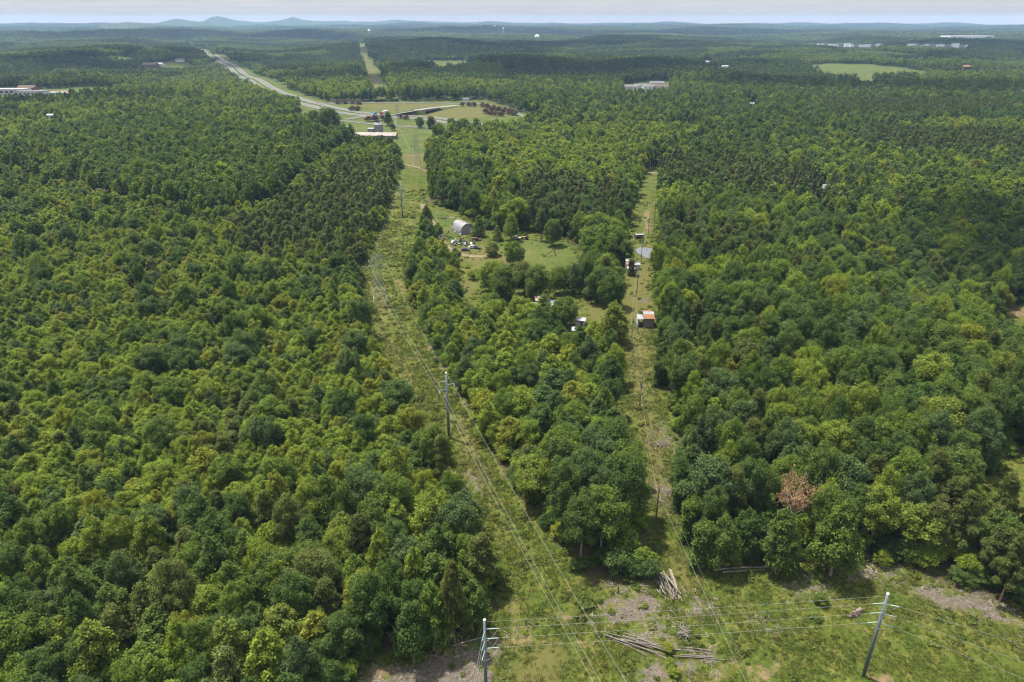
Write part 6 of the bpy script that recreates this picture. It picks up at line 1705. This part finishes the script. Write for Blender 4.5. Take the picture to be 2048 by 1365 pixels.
def water_tower(px, py, D, r, label):
    d = ray(px, py); k = D / d.y; p = Vector((d.x * k, D, CAM_H + d.z * k)); g = Tz(p.x, p.y); H = p.z - g
    t = thing('water_tower', (p.x, p.y, g), 0, label, 'water tower', 'white water towers on the horizon')
    MB().tube([(0, 0, H - r * .8), (0, 0, H - r * .35), (0, 0, H + r * .35), (0, 0, H + r * .75), (0, 0, H + r * .85)], [r * .35, r, r, r * .55, r * .1], 16).build('tank', M_SIDING, t, True)
    MB().tube([(0, 0, -1), (0, 0, H - r * .7)], [r * .28, r * .2], 10).build('column', M_WHITE, t)
    for q in range(6):
        a = q * math.pi / 3; MB().bar((r * .95 * math.cos(a), r * .95 * math.sin(a), -1), (r * .9 * math.cos(a), r * .9 * math.sin(a), H - r * .4), r * .035, 5).build('leg', M_WHITE, t)
water_tower(1074, 74, 3600, 11, 'largest white water tower, above the middle of the far wood')
water_tower(738, 62, 5200, 9, 'white water tower above the far power line cut')
water_tower(989, 52, 7200, 8, 'small white water tower close under the horizon, first of two')
water_tower(1006.5, 57, 6200, 7, 'small white water tower close under the horizon, second of two')
def road_bridge_far():
    a, b = G(396, 98.5), G(424, 98.5); t = thing('overpass_bridge', a, math.atan2(b.y - a.y, b.x - a.x), 'distant thin bridge crossing the highway where it meets the wood', 'bridge'); L = (b - a).length
    MB().box((L / 2, 0, 7), (L + 30, 12, 1.6)).build('deck', M_CONC, t)
    for k in (-6, 6): MB().box((L / 2, k, 8.2), (L + 30, .4, .8)).build('parapet', M_CONC, t)
    for f in (.2, .5, .8): MB().box((L * f, 0, 2.7), (1.5, 9, 7)).build('pier', M_CONC, t)
road_bridge_far()
# ball field details
b = G(108, 186.3); o = MB(); 
V = [(b.x, b.y, Tz(b.x, b.y) + .3)] + [(b.x + 24 * math.cos(a), b.y + 38 * math.sin(a), Tz(b.x + 24 * math.cos(a), b.y + 38 * math.sin(a)) + .3) for a in np.linspace(0, 2 * math.pi, 24, endpoint=False)]
o.add(V, [(0, i + 1, (i + 1) % 24 + 1) for i in range(24)]); structure(o.build('infield_dirt', M_DIRT), 'tan bare infield of the ball field by the school')

# ------------------------------------------------------------------ mountains on the horizon
M_MTN = plain('forested_mountain', (0.045, 0.065, 0.03), 0.95, 0.05, vary=0.3, scale=0.004)
def mountain(px0, px1, prof, D, depth, label):
    """prof: (pixel x, pixel row) of the skyline, modelled as a real ridge at distance D"""
    V = []; F = []; nx, ny = 64, 13; pxs = np.linspace(px0, px1, nx); rows = np.interp(pxs, [p[0] for p in prof], [p[1] for p in prof])
    rs = np.random.default_rng(int(px0)); k = np.array([.25, .5, .25]); rows = np.convolve(np.pad(rows, 1, 'edge'), k, 'valid')
    for j in range(ny):
        v = (j / (ny - 1) - .5) * 2; y = D + v * depth / 2
        for i in range(nx):
            d = ray(pxs[i], rows[i]); kk = D / d.y; z1 = CAM_H + d.z * kk; x = d.x * kk * y / D; g = Tz(x, y) - 4
            s_ = math.exp(-(v * 1.7) ** 2); V.append((x, y, g + max(0, z1 - g) * s_ + 4 * math.sin(i * .9 + j) * s_ * (abs(v) > .2)))
    F = [(j * nx + i, j * nx + i + 1, (j + 1) * nx + i + 1, (j + 1) * nx + i) for j in range(ny - 1) for i in range(nx - 1)]
    m = MB(); m.add(V, F); structure(m.build('mountain', M_MTN, None, True), label)
mountain(200, 320, [(200, 49), (232, 46.5), (255, 44.5), (285, 46), (320, 49)], 8200, 1700, 'low dark wooded hill in front of the mountains')
mountain(305, 470, [(305, 48), (325, 44), (345, 39), (355, 38), (368, 40), (395, 43.5), (430, 45), (470, 48)], 10500, 2200, 'first rounded blue mountain on the skyline')
mountain(385, 545, [(385, 48), (408, 42), (422, 34.5), (436, 32.5), (448, 35), (470, 41), (500, 43.5), (545, 48)], 12000, 2200, 'flat-topped blue mountain on the skyline')
mountain(500, 720, [(500, 46), (540, 43.5), (562, 41), (575, 37.5), (585, 33), (594, 37), (606, 40), (625, 42), (650, 43), (690, 41.5), (720, 46)], 12500, 2000, 'pointed blue mountain on the skyline')
mountain(690, 960, [(690, 46), (720, 43), (745, 44), (770, 42), (792, 39.5), (812, 41.5), (850, 43), (900, 44), (960, 47)], 13000, 2000, 'long low blue ridge at the end of the skyline mountains')
# ------------------------------------------------------------------ clouds overhead, far above the frame, that dapple the land
def build_clouds():
    m, nn, ll, o = new_mat('cloud')
    tr = nn.new('ShaderNodeBsdfTransparent'); df = nn.new('ShaderNodeBsdfDiffuse'); tl = nn.new('ShaderNodeBsdfTranslucent')
    df.inputs[0].default_value = (.85, .86, .88, 1); tl.inputs[0].default_value = (.85, .86, .88, 1)
    m1 = nn.new('ShaderNodeMixShader'); m1.inputs[0].default_value = .5; ll.new(df.outputs[0], m1.inputs[1]); ll.new(tl.outputs[0], m1.inputs[2])
    m2 = nn.new('ShaderNodeMixShader'); m2.inputs[0].default_value = .45; ll.new(tr.outputs[0], m2.inputs[1]); ll.new(m1.outputs[0], m2.inputs[2])
    ll.new(m2.outputs[0], o.inputs['Surface'])
    import bmesh
    bm = bmesh.new(); bmesh.ops.create_icosphere(bm, subdivisions=3, radius=1)
    base = np.array([v.co[:] for v in bm.verts]); tri = np.array([[v.index for v in f.verts] for f in bm.faces]); bm.free()
    rs = np.random.default_rng(33); Vs, Fs = [], []; off = 0
    # photograph pixel under the shadow, half width and half depth in metres
    for px, py, wx, wy in [(1040,152,330,190),(1230,148,260,150),(700,160,110,170),(860,92,520,420),(1250,96,520,380),(1700,184,300,110),(1960,190,260,120),(180,140,420,170),(420,120,240,150),(1960,100,700,420),(300,70,1500,700),(1500,66,2200,900),(900,62,1500,700),(60,215,150,60),(1990,500,60,70)]:
        g = G(px, py); zc = 1500 + rs.uniform(-80, 80)
        c = Vector(g) + SUN_DIR * ((zc - g.z) / SUN_DIR.z)
        n = 16
        for _ in range(n):
            a = rs.uniform(0, 6.28); q = math.sqrt(rs.uniform(0, 1)) * .8
            s = rs.uniform(.22, .42)
            V = base * (1 + .12 * np.sin(base[:, [1]] * 5 + a) * np.sin(base[:, [0]] * 4 + 2 * a))
            V = V * np.array([wx * s, wy * s, min(wx, wy) * s * .5]) + np.array([c.x + wx * q * math.cos(a), c.y + wy * q * math.sin(a), c.z + rs.uniform(0, .2) * min(wx, wy)])
            Vs.append(V); Fs.append(tri + off); off += len(V)
    me = np_mesh('clouds', np.concatenate(Vs), np.concatenate(Fs), [m], smooth=True)
    ob = bpy.data.objects.new('clouds', me); COL.objects.link(ob)
    tag(ob, 'scattered white clouds overhead whose shade falls on the far woods', None, None, 'stuff')
build_clouds()
# ------------------------------------------------------------------ air
hm, nn, ll, o = new_mat('haze_air')
v = nn.new('ShaderNodeVolumePrincipled')
v.inputs['Color'].default_value = (0.42, 0.64, 1.0, 1)
v.inputs['Density'].default_value = 0.5e-4
v.inputs['Anisotropy'].default_value = 0.0
ll.new(v.outputs[0], o.inputs['Volume'])
HB = MB(); HB.box((0, 0, 26), (36000, 36000, 248))
tag(HB.build('haze', hm), 'thin blue summer haze over the whole land', None, None, 'stuff')
